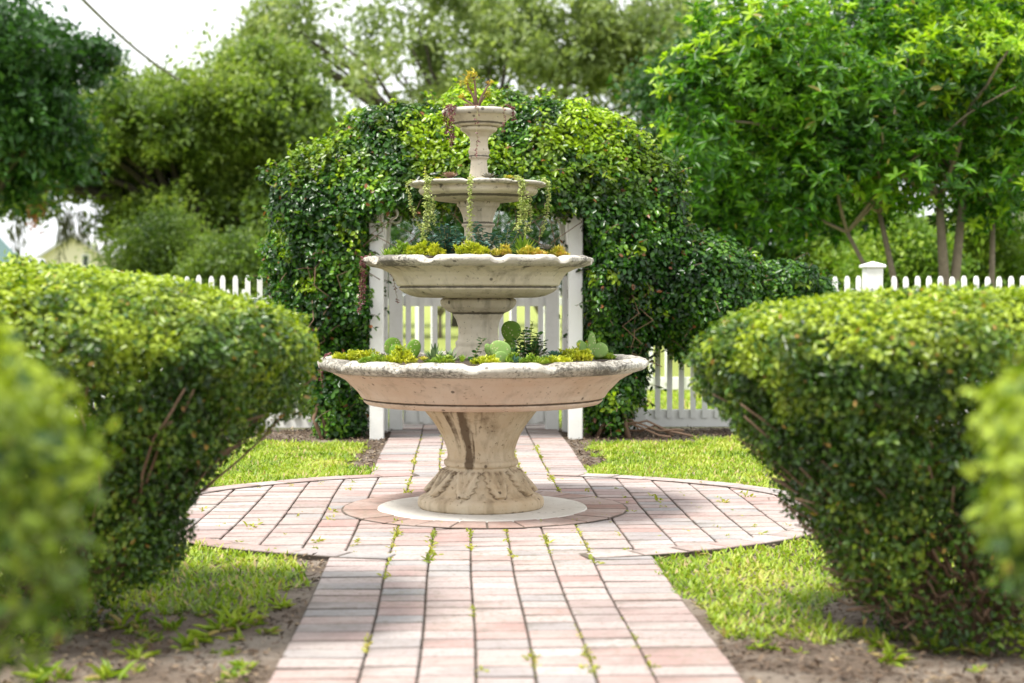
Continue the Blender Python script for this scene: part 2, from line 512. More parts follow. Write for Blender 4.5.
def grass(n, x0, x1, y0, y1, L, W, name, mat, label_kind='stuff'):
    x = rng.uniform(x0, x1, n); y = rng.uniform(y0, y1, n)
    k = lawn_mask(x, y); x = x[k]; y = y[k]; n = len(x)
    P = np.stack([x, y, np.zeros(n)], 1)
    dens = fbm(P, 1.7, 5.0)
    az = rng.uniform(0, 2 * np.pi, n); lean = rng.uniform(.3, 1.35, n)
    D = np.stack([np.cos(az) * np.sin(lean), np.sin(az) * np.sin(lean), np.cos(lean)], 1)
    S = unit(np.cross(D, np.array([0, 0, 1.0])))
    l = (L * rng.uniform(.5, 1.25, n) * (.7 + .6 * dens))[:, None]; ww = (W * rng.uniform(.7, 1.3, n))[:, None]
    bend = np.stack([D[:, 0], D[:, 1], -np.ones(n) * .25], 1)
    mid = P + D * l * .55; tip = P + D * l + bend * l * .28
    tip[:, 2] = np.maximum(tip[:, 2], .006)
    V = np.stack([P - S * ww * .35, P + S * ww * .35, mid + S * ww * .5, tip, mid - S * ww * .5], 1).reshape(-1, 3)
    F = np.array([[0, 1, 2, 4], [4, 2, 3, 3]])
    b = (np.arange(n) * 5)[:, None]
    F1 = np.concatenate([b + 0, b + 1, b + 2, b + 4], 1)
    # tip as a quad with a split edge keeps arrays regular: use triangle mesh instead
    T = np.concatenate([np.concatenate([b, b + 1, b + 2], 1), np.concatenate([b, b + 2, b + 4], 1), np.concatenate([b + 4, b + 2, b + 3], 1)], 0)
    o = link(name, V, T, mat)
    tag(o, kind='stuff')
    return o
M['grass'] = leafmat('turf_blades', [(.0, (.09, .17, .012)), (.35, (.22, .33, .02)), (.7, (.35, .44, .04)), (1, (.50, .49, .13))], odd=(.09, (.46, .36, .17)), rough=.5, trans=.3, nscale=2.6, spread=.55)
grass(330000, -4.2, 4.2, 4.2, 11.8, .036, .0085, 'grass', M['grass'])
grass(26000, -5.5, 5.5, 12.1, 17, .07, .014, 'grass_beyond_fence', M['grass'])

# weeds in joints, seedlings
n = 900
x = rng.choice([c[1] for c in cols_x[:-1]], n) + rng.normal(0, .004, n); y = rng.uniform(4.1, 11.3, n)
x2 = -.0759 + .1518 * rng.integers(-8, 10, 300) + rng.normal(0, .004, 300); y2 = FY + rng.uniform(-1.3, 1.3, 300)
k2 = (x2 ** 2 + (y2 - FY) ** 2 < CR ** 2) & (x2 ** 2 + (y2 - FY) ** 2 > .5 ** 2)
wxs = np.concatenate([x, x2[k2]]); wys = np.concatenate([y, y2[k2]])
inc = (wxs ** 2 + (wys - FY) ** 2) > .5 ** 2
wxs = wxs[inc]; wys = wys[inc]
Pc = np.stack([wxs, wys, np.full(len(wxs), .012)], 1)
keep = fbm(Pc, 1.3, 21) > .38
Pc = Pc[keep]
sz = np.clip(rng.lognormal(-.3, .5, len(Pc)), .35, 2.2)
Pw = np.repeat(Pc, 9, 0); sw = np.repeat(sz, 9) * rng.uniform(.4, 1.2, len(Pc) * 9)
Pw[:, :2] += rng.normal(0, 1, (len(Pw), 2)) * sw[:, None] * [.006, .016]
T = unit(rng.normal(0, 1, (len(Pw), 3)) * [1, 1, .35] + [0, 0, .75])
V, F, k = leaves(Pw, T, np.tile([0, 0, 1.0], (len(Pw), 1)) + rng.normal(0, .2, (len(Pw), 3)), .015 * sw, .007 * sw)
M['weed'] = leafmat('joint_weeds', [(0, (.16, .22, .02)), (.5, (.34, .36, .05)), (1, (.5, .42, .12))], rough=.5, trans=.3)
o = link('joint_weeds', V, F, M['weed']); tag(o, kind='stuff')

# mulch and leaf litter on the bare soil
n = 90000
x = rng.uniform(-3, 3.2, n); y = rng.uniform(3.9, 11.8, n)
P = np.stack([x, y, np.zeros(n)], 1)
k = ~on_path(x, y, .0) & (~lawn_mask(x, y)) & (fbm(P, 3, 2) > .15 + .35 * rng.random(n))
P = P[k]; n = len(P); P[:, 2] = rng.uniform(.003, .02, n)
T = unit(rng.normal(0, 1, (n, 3)) * [1, 1, .25]); Nn = np.tile([0, 0, 1.0], (n, 1)) + rng.normal(0, .35, (n, 3))
V, F, k = leaves(P, T, Nn, rng.uniform(.008, .042, n), rng.uniform(.004, .013, n), fold=.1, simple=True)
M['litter'] = leafmat('leaf_litter', [(0, (.045, .03, .02)), (.45, (.11, .07, .045)), (.8, (.20, .14, .09)), (1, (.38, .29, .18))], rough=.8, trans=0, nscale=4, spread=.8)
o = link('leaf_litter', V, F, M['litter']); tag(o, kind='stuff')
nt2 = 150
x = rng.uniform(-1.7, 1.8, nt2); y = rng.uniform(4.15, 5.2, nt2); kk_ = (~on_path(x, y, .04)) & (~lawn_mask(x, y))
Pc = np.stack([x[kk_], y[kk_], np.zeros(kk_.sum())], 1)
per = 16; sz = rng.uniform(.3, 1.3, len(Pc)); Pw = np.repeat(Pc, per, 0); sw = np.repeat(sz, per); Pw[:, :2] += rng.normal(0, .012, (len(Pw), 2)) * sw[:, None]
T = unit(rng.normal(0, 1, (len(Pw), 3)) * [1, 1, .3] + [0, 0, 1.0])
V, F, k = leaves(Pw, T, np.tile([0, 0, 1.0], (len(Pw), 1)) + rng.normal(0, .3, (len(Pw), 3)), .05 * sw * rng.uniform(.5, 1.2, len(Pw)), .011 * sw, curl=.35)
o = link('soil_weeds', V, F, M['grass']); tag(o, kind='stuff')

# ------------------------------------------------------------------ fountain
fountain = empty('fountain', (-.012, FY, 0), 'four tiered weathered stone fountain planted with succulents in the middle of the brick circle', 'fountain')
K = 217.4
_zy = [90, 106, 125, 178, 202, 254, 288, 298, 313, 600]
_zv = [1.914, 1.849, 1.770, 1.515, 1.425, 1.178, 1.031, .986, .917, 1 - 305 / K]
def zz(y): return float(np.interp(y, _zy, _zv))
NS = 288
def lathe(name, prof, mat, parent, cx=0.0, mod=None, dirt=None, sub=5, closed_top=False):
    """prof: [(r px, y px)] bottom..top, smoothed between rows unless a third item 0 marks a crisp corner"""
    rows = []
    pr = [(p[0] / K, zz(p[1])) for p in prof]
    for i in range(len(pr) - 1):
        (r0, z0), (r1, z1) = pr[i], pr[i + 1]
        nn = max(1, int(math.hypot(r1 - r0, z1 - z0) / .004))
        for k in range(nn):
            rows.append((r0 + (r1 - r0) * k / nn, z0 + (z1 - z0) * k / nn))
    rows.append(pr[-1])
    # soften
    ra = np.array(rows)
    for _ in range(1):
        ra[1:-1] = ra[1:-1] * .5 + (ra[:-2] + ra[2:]) * .25
    th = np.linspace(0, 2 * np.pi, NS, endpoint=False)
    Rr = np.repeat(ra[:, :1], NS, 1); Z = np.repeat(ra[:, 1:], NS, 1); TH = np.repeat(th[None], len(ra), 0)
    if mod is not None: Rr, Z = mod(Rr, Z, TH)
    P3 = np.stack([Rr * np.sin(TH), -Rr * np.cos(TH), Z], 2).reshape(-1, 3)     # th = 0 faces the camera
    wob_ = (fbm(P3, 9, 4) - .5) * .005
    P3[:, 0] += wob_ * np.sin(TH).ravel(); P3[:, 1] -= wob_ * np.cos(TH).ravel()
    D = dirt(Rr, Z, TH).ravel() if dirt is not None else np.zeros(len(P3))
    P3[:, 0] += cx
    nr = len(ra)
    i = np.arange(nr - 1)[:, None] * NS; j = np.arange(NS)[None]
    F = np.stack([i + j, i + (j + 1) % NS, i + NS + (j + 1) % NS, i + NS + j], 2).reshape(-1, 4)
    o = link(name, P3, F, mat, parent, True, {'dirt': D})
    return o
def disc(name, r, y, mat, parent, cx=0.0, amp=.012, inner=0.0, dome=.02):
    th = np.linspace(0, 2 * np.pi, 64, endpoint=False); rr = np.linspace(inner, r, 12)
    vs = []; fs = []
    for a in rr:
        for t in th:
            vs.append((cx + a * math.sin(t), -a * math.cos(t), zz(y) + dome * (1 - a / r)))
    vs = np.array(vs); vs[:, 2] += (fbm(vs, 18, 1) - .5) * amp
    i = np.arange(11)[:, None] * 64; j = np.arange(64)[None]
    F = np.stack([i + j, i + 64 + j, i + 64 + (j + 1) % 64, i + (j + 1) % 64], 2).reshape(-1, 4)
    return link(name, vs, F, mat, parent, True)
def sm(x, a, b):
    t = np.clip((x - a) / (b - a), 0, 1); return t * t * (3 - 2 * t)

# concrete disc it stands on
M['concrete'] = stonemat('pale_concrete', (.68, .66, .61), (.60, .57, .51), (.26, .23, .19), .45, .8, .15)
plate = link('concrete_disc', *(lambda n: ([(.485 * math.cos(2 * math.pi * k / n), .485 * math.sin(2 * math.pi * k / n), z) for z in (-.01, .019) for k in range(n)]
        + [(.479 * math.cos(2 * math.pi * k / n), .479 * math.sin(2 * math.pi * k / n), .025) for k in range(n)],
        [(k, (k + 1) % n, n + (k + 1) % n, n + k) for k in range(n)] + [(n + k, n + (k + 1) % n, 2 * n + (k + 1) % n, 2 * n + k) for k in range(n)] + [tuple(range(2 * n, 3 * n))]))(96), M['concrete'], fountain)

def ped_mod(Rr, Z, TH):
    # acanthus leaves on the flared foot
    z0, z1 = zz(494), zz(468)
    t = np.clip((Z - z0) / (z1 - z0), 0, 1)
    inside = ((Z > z0) & (Z < z1)).astype(float) * sm(t, 0, .12) * (1 - sm(t, .93, 1))
    n = 9
    u = (TH / (2 * np.pi) * n) % 1 - .5                      # -.5 .. .5 inside one leaf
    edge = .47 * np.sqrt(np.clip((t + .04) * (1.25 - t * .35), 0, 1)) * (1 + .13 * np.sin(t * 30))
    leafm = 1 - sm(np.abs(u), edge - .06, edge)
    veins = .5 + .5 * np.cos((np.abs(u) * 26 - t * 9))
    mid = np.exp(-(u / .035) ** 2)
    ridge = np.abs(np.abs(u) - edge + .03) < .035
    Rr = Rr - .006 * inside + inside * leafm * (.020 + .016 * veins * sm(np.abs(u), .02, .08) + .010 * mid) * (1.1 - .5 * t)
    # small grooves
    for gy in (414 + 12,):
        Rr = Rr - .002 * np.exp(-((Z - zz(gy)) / .004) ** 2)
    return Rr, Z
def ped_dirt(Rr, Z, TH):
    P = np.stack([TH.ravel() * 2, np.zeros(TH.size), Z.ravel()], 1)
    nz = (fbm(P, 6, 2) - .5).reshape(TH.shape)
    t = (TH + np.pi) % (2 * np.pi) - np.pi
    top = sm(Z, zz(466), zz(425))
    main = np.exp(-((t + .36 + nz * .35 + (Z - .4) * .25) / .13) ** 2) * sm(Z, zz(470), zz(463)) * 1.0
    b2 = np.exp(-((t + .72 + nz * .5) / .09) ** 2) * top * .42
    b3 = np.exp(-((t - .1 + nz * .3) / .22) ** 2) * sm(Z, zz(450), zz(415)) * .30
    base = .22 * np.exp(-((Z - zz(470)) / .01) ** 2) + .22 * np.exp(-((Z - zz(495)) / .012) ** 2)
    left = .2 * sm(-t, .2, 1.2) * sm(Z, zz(500), zz(480))
    z0, z1 = zz(494), zz(468)
    u = np.abs((TH / (2 * np.pi) * 9) % 1 - .5); tt = np.clip((Z - z0) / (z1 - z0), 0, 1)
    ed = .47 * np.sqrt(np.clip((tt + .04) * (1.25 - tt * .35), 0, 1)) * (1 + .13 * np.sin(tt * 30))
    base = base + .38 * np.exp(-((u - ed) / .03) ** 2) * ((tt > 0) & (tt < 1)) + .25 * (.5 - .5 * np.cos(u * 26 - tt * 9)) * (u < ed) * ((tt > 0) & (tt < 1))
    foot = .45 * sm(Z, zz(503), zz(508)) + .25 * np.abs(nz) * 2
    return np.clip(.14 + main * 1.1 + b2 * 1.4 + b3 * 1.3 + base + left + foot + nz * .7 * top, 0, 1.2)
pedestal = lathe('pedestal', [(20, 508), (60.5, 508), (62.8, 506), (63.5, 502), (62.8, 498), (59.5, 495.5), (54.5, 493.5), (48, 485), (41.5, 476), (36, 467), (34.5, 466.5), (37.5, 464), (37.5, 460), (34.5, 458.5),
     (33.5, 455), (34, 450), (36.5, 442), (40, 434), (40.5, 433), (43, 429), (48, 421), (56, 411), (57, 409), (57, 404)], M['stone_ped'], fountain, -.006, ped_mod, ped_dirt)

def rim_mod(n, amp, drop, zlo, ph=0.3, zhi=None):
    def f(Rr, Z, TH):
        u = np.abs(np.sin((TH + ph) * n / 2))
        k = sm(Z, zlo, zlo + .03)
        notch = np.exp(-((1 - u) / .10) ** 2)
        bulge = u ** .6
        nz = (fbm(np.stack([Rr.ravel() * np.sin(TH.ravel()), Rr.ravel() * np.cos(TH.ravel()), Z.ravel()], 1), 26, 3) - .5).reshape(TH.shape)
        low = np.abs(np.cos((TH + ph) * n / 2))
        Rr = Rr * (1 + k * amp * (low ** .5 - .5)) + k * nz * .016
        Z = Z - k * drop * np.exp(-((1 - u) / .05) ** 2) + k * nz * .010
        return Rr, Z
    return f
def d_const(c, a=.2):
    return lambda Rr, Z, TH: c + a * ((fbm(np.stack([np.sin(TH.ravel()) * 2, np.cos(TH.ravel()) * 2, Z.ravel() * 2], 1), 2, 5) - .5).reshape(TH.shape))
def bowl_dirt(zg, ztop, c=.12, k=.5):
    def f(Rr, Z, TH):
        nz = (fbm(np.stack([np.sin(TH.ravel()) * 4, np.cos(TH.ravel()) * 4, Z.ravel() * 1.2], 1), 2.5, 5) - .5).reshape(TH.shape)
        return np.clip(c + 1.0 * np.exp(-((Z - zg) / .005) ** 2) + k * np.exp(-(ztop - Z) / .02) * (.4 + 1.6 * nz) + nz * k * .8, 0, 1.1)
    return f

# lowest basin
low = lathe('basin', [(50, 404.5), (108, 404.5), (116, 403), (119.5, 400), (120, 398.6), (117.5, 398), (117.8, 397.2), (121.5, 396.6), (125, 391), (130, 386), (137, 379), (143, 375.5), (149, 372.5), (151, 370.5), (140, 368)],
            M['stone_low'], fountain, .004, None, bowl_dirt(zz(398), zz(375), .10, .3))
lathe('rim', [(147, 370.6), (154, 370.4), (160, 368.5), (164, 364.5), (164, 361), (161, 358.3), (156, 356.8), (150, 356.8), (146, 358), (144, 361), (143, 367)], M['stone_rim'], low, .004,
      rim_mod(14, .012, .012, zz(369.5)), d_const(.52, .6))
disc('soil', 144 / K, 360.5, M['soil_pot'], low, .004, .02, .05)
# second stem and basin
SX = -.018
p2 = lathe('stem', [(30, 362), (30, 357), (27, 354), (24, 349), (22, 346), (22.8, 344), (22.8, 341.5), (20.5, 340), (19.6, 334), (20, 327), (22, 320), (25, 315), (25.5, 313.5), (27.5, 312.5), (31, 311), (36, 307), (38, 303.5), (38, 300), (35, 298)],
           M['stone_mid'], fountain, SX, None, bowl_dirt(zz(313), zz(300), .2, .5))
mid = lathe('basin', [(33, 298), (58, 297.5), (66, 296), (74, 292.5), (79, 289), (79.8, 287.6), (77.5, 287), (78, 286), (81, 285.2), (82.5, 281), (85, 276), (89, 271.5), (97, 267.5), (103, 266), (104, 265)],
            M['stone_mid'], fountain, SX, None, bowl_dirt(zz(287), zz(266), .22, .7))
lathe('rim', [(100, 266.2), (105, 265.8), (110, 264), (113.5, 260.5), (113, 256.8), (108, 254.6), (102, 254.6), (98, 256), (96, 262)], M['stone_rim'], mid, SX, rim_mod(10, .045, .016, zz(265.5), .15), d_const(.46, .7))
disc('soil', 99 / K, 257.5, M['soil_pot'], mid, SX, .015, .02)
# third
p3 = lathe('stem', [(22, 258), (20, 250), (16, 243), (14, 238), (13.8, 230), (14.5, 226), (16.8, 225), (16.8, 222.5), (14.8, 221.5), (15.2, 217), (17, 212), (18.5, 209), (18.8, 207.5), (21, 206), (21.5, 202)],
           M['stone_mid'], fountain, SX, None, bowl_dirt(zz(222), zz(204), .2, .5))
top3 = lathe('basin', [(18, 202), (30, 201.8), (42, 200), (52, 196), (58, 192), (59.8, 188.5), (58.6, 185.8), (57.8, 184.8), (60, 184), (64, 182.8)], M['stone_mid'], fountain, SX, None, bowl_dirt(zz(196), zz(184), .28, .6))
lathe('rim', [(60, 183.4), (66, 183.2), (69, 181.5), (69, 179.2), (65, 178), (60, 178.3), (57, 180), (56, 183)], M['stone_rim'], top3, SX, rim_mod(9, .05, .010, zz(183.2), .5), d_const(.36, .6))
disc('soil', 59 / K, 180.5, M['soil_pot'], top3, SX, .01, .01)
# top
SX4 = -.014
p4 = lathe('stem', [(13, 183), (12.5, 178), (10.5, 174), (8.8, 166), (8, 158), (8.2, 156), (10.2, 155), (10.2, 152.5), (9.2, 152), (10.6, 150), (10.6, 147.5), (9, 145), (8.8, 139), (10, 135), (13.5, 131.5), (14.2, 130.6), (16.5, 129.8), (18.5, 128), (18.5, 125.6), (16, 125)],
           M['stone_mid'], fountain, SX4, None, bowl_dirt(zz(153), zz(128), .12, .4))
def octo(Rr, Z, TH):
    k = sm(Z, zz(125.5), zz(122))
    a = np.abs(((TH + .2) / (2 * np.pi) * 10) % 1 - .5) * 2
    return Rr * (1 + k * .035 * (a - .5)), Z
top4 = lathe('basin', [(14, 125.2), (22, 125), (24.5, 122.5), (27, 119), (31, 114.5), (32.5, 113.6)], M['stone_mid'], fountain, SX4, octo, bowl_dirt(zz(122), zz(113), .15, .4))
lathe('rim', [(31, 114), (34.5, 113), (36.6, 110.6), (36.8, 108), (34, 106.3), (30.5, 106.6), (29, 108.5), (28.5, 112)], M['stone_rim'], top4, SX4, octo, d_const(.15, .4))
disc('soil', 30 / K, 108.5, M['soil_pot'], top4, SX4, .01, .01)

# ------------------------------------------------------------------ succulents in the basins (each a thing)
M['yellow_sedum'] = leafmat('yellow_stonecrop', [(0, (.22, .30, .02)), (.5, (.48, .52, .03)), (1, (.68, .64, .08))], rough=.45, trans=.2, nscale=20)
M['green_sedum'] = leafmat('green_stonecrop', [(0, (.12, .24, .02)), (.5, (.24, .36, .04)), (1, (.40, .46, .06))], rough=.45, trans=.2, nscale=20)
M['orange_sedum'] = leafmat('orange_stonecrop', [(0, (.30, .34, .04)), (.5, (.56, .50, .07)), (1, (.58, .33, .10))], rough=.45, trans=.15, nscale=20)
M['blue'] = leafmat('blue_green_leaf', [(0, (.03, .11, .09)), (.5, (.08, .19, .15)), (1, (.17, .30, .24))], rough=.4, trans=.1, nscale=20)
M['jade'] = leafmat('dark_green_leaf', [(0, (.015, .06, .015)), (.5, (.04, .13, .03)), (1, (.12, .25, .05))], rough=.3, trans=.15, nscale=20)
M['agave'] = leafmat('grey_green_spike', [(0, (.08, .14, .06)), (.5, (.18, .27, .12)), (1, (.34, .42, .22))], rough=.4, trans=.1, nscale=20)
M['pink'] = leafmat('brown_pink_rosette', [(0, (.24, .13, .11)), (.5, (.38, .25, .21)), (1, (.46, .34, .24))], rough=.45, trans=.1, nscale=20)
M['grey'] = leafmat('grey_mauve_rosette', [(0, (.20, .19, .19)), (.5, (.32, .30, .29)), (1, (.45, .42, .38))], rough=.45, trans=.1, nscale=20)
M['purple'] = leafmat('purple_bead_leaf', [(0, (.09, .02, .035)), (.5, (.18, .05, .07)), (1, (.34, .14, .13))], rough=.35, trans=.1, nscale=20)
M['string'] = leafmat('trailing_green_bead', [(0, (.24, .32, .08)), (.5, (.38, .44, .14)), (1, (.52, .54, .24))], rough=.4, trans=.2, nscale=20)
M['pad'] = plain('cactus_pad', (.11, .23, .012), .75, .2, 14, .15)
M['pad_pale'] = plain('pale_cactus_pad', (.20, .33, .08), .75, .2, 14, .15)
for k_ in ('pad', 'pad_pale'):      # spine cushions and scars
    nt = M[k_].node_tree; b = nt.nodes["Principled BSDF"]; src = b.inputs['Base Color'].links[0].from_socket
    vo = nt.nodes.new("ShaderNodeTexVoronoi"); vo.inputs['Scale'].default_value = 75; nt.links.new(objco(nt), vo.inputs['Vector'])
    c = mixc(nt, ramp(nt, [(.16, (1, 1, 1)), (.26, (0, 0, 0))], vo.outputs['Distance']).outputs[0], src, (.48, .46, .26))
    nz = noise(nt, 26, 4, .7, objco(nt)); c = mixc(nt, math_(nt, 'MULTIPLY', ramp(nt, [(.56, (0, 0, 0)), (.66, (1, 1, 1))], nz.outputs[0]).outputs[0], .55), c, (.30, .26, .10))
    nt.links.new(c, b.inputs['Base Color'])
nt = M['white'].node_tree; b = nt.nodes["Principled BSDF"]; src = b.inputs['Base Color'].links[0].from_socket     # splash dirt near the ground, mildew patches
sx = nt.nodes.new("ShaderNodeSeparateXYZ"); nt.links.new(objco(nt), sx.inputs[0])
low_ = math_(nt, 'MULTIPLY', math_(nt, 'SUBTRACT', .30, sx.outputs[2]), 1.3, True); nz = noise(nt, 7, 6, .75, objco(nt))
f_ = math_(nt, 'MULTIPLY', ramp(nt, [(.50, (0, 0, 0)), (.75, (1, 1, 1))], math_(nt, 'ADD', nz.outputs[0], low_)).outputs[0], .22)
nt.links.new(mixc(nt, f_, src, (.36, .36, .27)), b.inputs['Base Color'])
M['stalk'] = plain('green_stalk', (.28, .25, .10), .6, .3, 30, .2)

def fp(px, dy, z): return Vector((wx(px, FY + dy), FY + dy, z))
ZL, ZM, ZT, Z4 = zz(359), zz(256), zz(179), zz(107.5)

def clump(name, c, rx, ry, h, mat, label, cat='succulent', n=46, ll=.020, lw=.006, group=None, per=9):
    """low cushion of many tiny upright rosettes"""
    root = None
    a = rng.uniform(0, 2 * np.pi, n); r = np.sqrt(rng.random(n))
    C = np.stack([rx * r * np.cos(a) * 1.15, ry * r * np.sin(a), h * (1 - .7 * r * r) * rng.uniform(.25, 1.2, n)], 1)
    C[:, 2] *= .4 + 1.2 * vnoise(np.stack([C[:, 0] + c[0], C[:, 1], C[:, 0] * 0], 1), 38)
    P = np.repeat(C, per, 0); k = len(P)
    az = rng.uniform(0, 2 * np.pi, k); up = rng.uniform(.15, 1.1, k)
    T = np.stack([np.cos(az) * np.cos(up), np.sin(az) * np.cos(up), np.sin(up)], 1)
    P = P - T * 0 + rng.normal(0, .002, P.shape)
    # stems carry them from the soil: add low leaves too
    P2 = P.copy(); P2[:, 2] *= rng.random(k)
    P = np.concatenate([P, P2]); T = np.concatenate([T, T]); k *= 2
    Nn = np.tile([0, 0, 1.0], (k, 1)) + rng.normal(0, .3, (k, 3))
    V, F, _ = leaves(P, T, Nn, ll * rng.uniform(.7, 1.2, k), lw * rng.uniform(.8, 1.2, k), curl=-.1, fold=.25)
    V[:, 2] = np.maximum(V[:, 2], -.004)
    o = link(name, V, F, mat); o.location = c
    return tag(o, label, cat, group)
def rosette(name, c, r, mat, label, n=26, tilt=0.0, w=.42, group=None, h=1.0, parts=None):
    Ps, Ts, Ns, Ls, Ws = [], [], [], [], []
    for i in range(n):
        a = i * 2.39996; t = i / (n - 1)
        el = R(82) * (1 - t) ** 1.1 + R(12)
        L = r * (.35 + .65 * t)
        d = np.array([math.cos(a) * math.cos(el), math.sin(a) * math.cos(el), math.sin(el) * h])
        nn = np.array([-math.cos(a) * math.sin(el), -math.sin(a) * math.sin(el), math.cos(el)])
        Ps.append(d * .0 + [0, 0, .003]); Ts.append(d); Ns.append(nn); Ls.append(L); Ws.append(L * w)
    V, F, _ = leaves(np.array(Ps), np.array(Ts), np.array(Ns), np.array(Ls), np.array(Ws), curl=-.12, fold=.22)
    o = link(name, V, F, mat); o.location = c; o.rotation_euler = (tilt, 0, random.uniform(0, 6))
    return tag(o, label, 'succulent', group)
def strand(name, pts, mat, label, n=60, ll=.011, lw=.007, rad=.007, seed=0, cat='trailing plant', more=()):
    root = empty(name, pts[0], label, cat)
    st = MB(); P = []; T = []
    p0 = Vector(pts[0])
    for line in [pts] + list(more):
        q = [Vector(p) - p0 for p in line]
        fine = []
        for i in range(len(q) - 1):
            for k in range(6): fine.append(q[i].lerp(q[i + 1], k / 6) + Vector((random.gauss(0, .0015), random.gauss(0, .0015), 0)))
        fine.append(q[-1])
        st.tube(fine, .0013, 4)
        for k in range(n):
            t = random.random() * (len(fine) - 1.001); i = int(t)
            P.append(fine[i].lerp(fine[i + 1], t - i)); a = random.uniform(0, 6.28)
            T.append((math.cos(a), math.sin(a), random.uniform(-.7, .5)))
    P = np.array([tuple(p) for p in P]); T = np.array(T); P = P + rng.normal(0, rad * .45, P.shape)
    V, F, _ = leaves(P, T, np.tile([0, -.4, 1.0], (len(P), 1)) + rng.normal(0, .5, P.shape), ll * rng.uniform(.7, 1.3, len(P)), lw * rng.uniform(.7, 1.3, len(P)), fold=.3)
    st.build('stem', M['stalk'], root)
    link('leaves', V, F, mat, root)
    return root
def spiky(name, c, r, mat, label, n=26, h=1.0, w=.10):
    a = rng.uniform(0, 6.28, n); el = rng.uniform(.25, 1.35, n)
    T = np.stack([np.cos(a) * np.cos(el), np.sin(a) * np.cos(el), np.sin(el) * h], 1)
    Nn = np.stack([-np.cos(a) * np.sin(el), -np.sin(a) * np.sin(el), np.cos(el)], 1)
    V, F, _ = leaves(np.zeros((n, 3)) + rng.normal(0, .003, (n, 3)) * [1, 1, 0], T, Nn, r * rng.uniform(.7, 1.1, n), r * w * 1.6, curl=-.1, fold=.3)
    o = link(name, V, F, mat); o.location = c
    return tag(o, label, 'succulent')
def cactus(name, c, pads, mat, label):
    """pads: (dx, dz of pad centre, half width, half height, lean, yaw, dy)"""
    root = empty(name, c, label, 'cactus')
    for (dx, dz, hw, hh, lean, yaw, dy) in pads:
        vs = []; fs = []; n, m_ = 18, 10
        for i in range(m_ + 1):
            ph = math.pi * i / m_
            for k in range(n):
                th = 2 * math.pi * k / n
                x = hw * math.sin(ph) * math.cos(th) * (1 + .12 * math.cos(ph)); z = hh * math.cos(ph); y = .0065 * math.sin(ph) ** .6 * math.sin(th)
                vs.append((x, y, z))
        for i in range(m_):
            for k in range(n): fs.append((i * n + k, i * n + (k + 1) % n, (i + 1) * n + (k + 1) % n, (i + 1) * n + k))
        rot = Matrix.Rotation(yaw, 3, 'Z') @ Matrix.Rotation(lean, 3, 'Y')
        vs = [tuple(rot @ Vector(v) + Vector((dx, dy, dz))) for v in vs]
        link('pad', vs, fs, mat, root, True)
    return root
def leafy(name, c, stems, mat, label, ll=.022, lw=.016, gap=.012, cat='succulent'):
    ll *= 1.45; lw *= 1.5; stems = [s_ for s_ in stems for _ in (0, 1)] if len(stems) > 3 else stems
    stems = [(a + random.gauss(0, .012), b + random.gauss(0, .012), h) for a, b, h in stems]
    """stems: list of (dx, dy, dz tip, bend) with leaf pairs up each stem"""
    root = empty(name, c, label, cat)
    st = MB(); P = []; T = []
    for (dx, dy, dz) in stems:
        L = math.sqrt(dx * dx + dy * dy + dz * dz); nn = max(3, int(L / gap))
        pts = [Vector((dx * (t ** 1.3) + .15 * dx * math.sin(3 * t), dy * t ** 1.3, dz * t)) for t in np.linspace(0, 1, nn + 1)]
        st.tube(pts, [.003 * (1 - .6 * i / nn) for i in range(nn + 1)], 5)
        for i in range(1, nn + 1):
            b = random.uniform(0, 3.14)
            for s in (0, math.pi):
                P.append(tuple(pts[i])); T.append((math.cos(b + s), math.sin(b + s), random.uniform(.1, .6)))
    P = np.array(P); T = np.array(T)
    V, F, _ = leaves(P, T, np.tile([0, 0, 1.0], (len(P), 1)) + rng.normal(0, .35, P.shape), ll * rng.uniform(.7, 1.2, len(P)), lw * rng.uniform(.8, 1.2, len(P)), fold=.12)
    st.build('stem', M['stalk'], root); link('leaves', V, F, mat, root)
    return root

# --- lowest basin
clump('stonecrop_clump', fp(359, -.18, ZL), .10, .06, .040, M['yellow_sedum'], 'lime yellow stonecrop cushion at the far left end of the lowest basin', n=110)
clump('stonecrop_clump', fp(402, -.50, ZL), .055, .05, .045, M['yellow_sedum'], 'lime yellow stonecrop cushion under the left cactus pads in the lowest basin', n=70)
rosette('succulent_rosette', fp(383, -.36, ZL + .015), .045, M['grey'], 'grey mauve rosette between the two left yellow cushions of the lowest basin', 28)
rosette('succulent_rosette', fp(423, -.60, ZL + .014), .036, M['orange_sedum'], 'small golden rosette at the front rim of the lowest basin, left of the spiky plant', 34, w=.3)
cactus('prickly_pear', fp(394, -.1, ZL), [(-.005, .055, .040, .048, .05, .2, 0), (.018, .03, .045, .04, .5, -.3, -.02)], M['pad'], 'green prickly pear with two pads at the left of the lowest basin')
cactus('prickly_pear', fp(413, -.34, ZL), [(0, .052, .032, .050, .35, .2, 0)], M['pad'], 'single tilted green cactus pad behind the golden rosette in the lowest basin')
spiky('spiky_succulent', fp(435, -.36, ZL), .085, M['agave'], 'grey green spiky rosette plant left of the stem in the lowest basin, the left one', 34)
spiky('spiky_succulent', fp(450, -.44, ZL), .070, M['agave'], 'grey green spiky rosette plant close against the left side of the basin stem', 30)
spiky('spiky_succulent', fp(462, -.58, ZL + .01), .040, M['green_sedum'], 'small bright green spiky tuft at the front rim below the stem', 24)
leafy('leafy_sprig', fp(470, -.50, ZL), [(.055, 0, .105), (.02, .01, .07)], M['jade'], 'dark green sprig with paired round leaves standing in front of the stem', .018, .012, .013)
cactus('prickly_pear', fp(511, .12, ZL), [(.0, .125, .047, .050, .1, .1, 0), (-.005, .05, .03, .045, 0, .3, .01)], M['pad'], 'tall prickly pear with a round dark pad right of the stem')
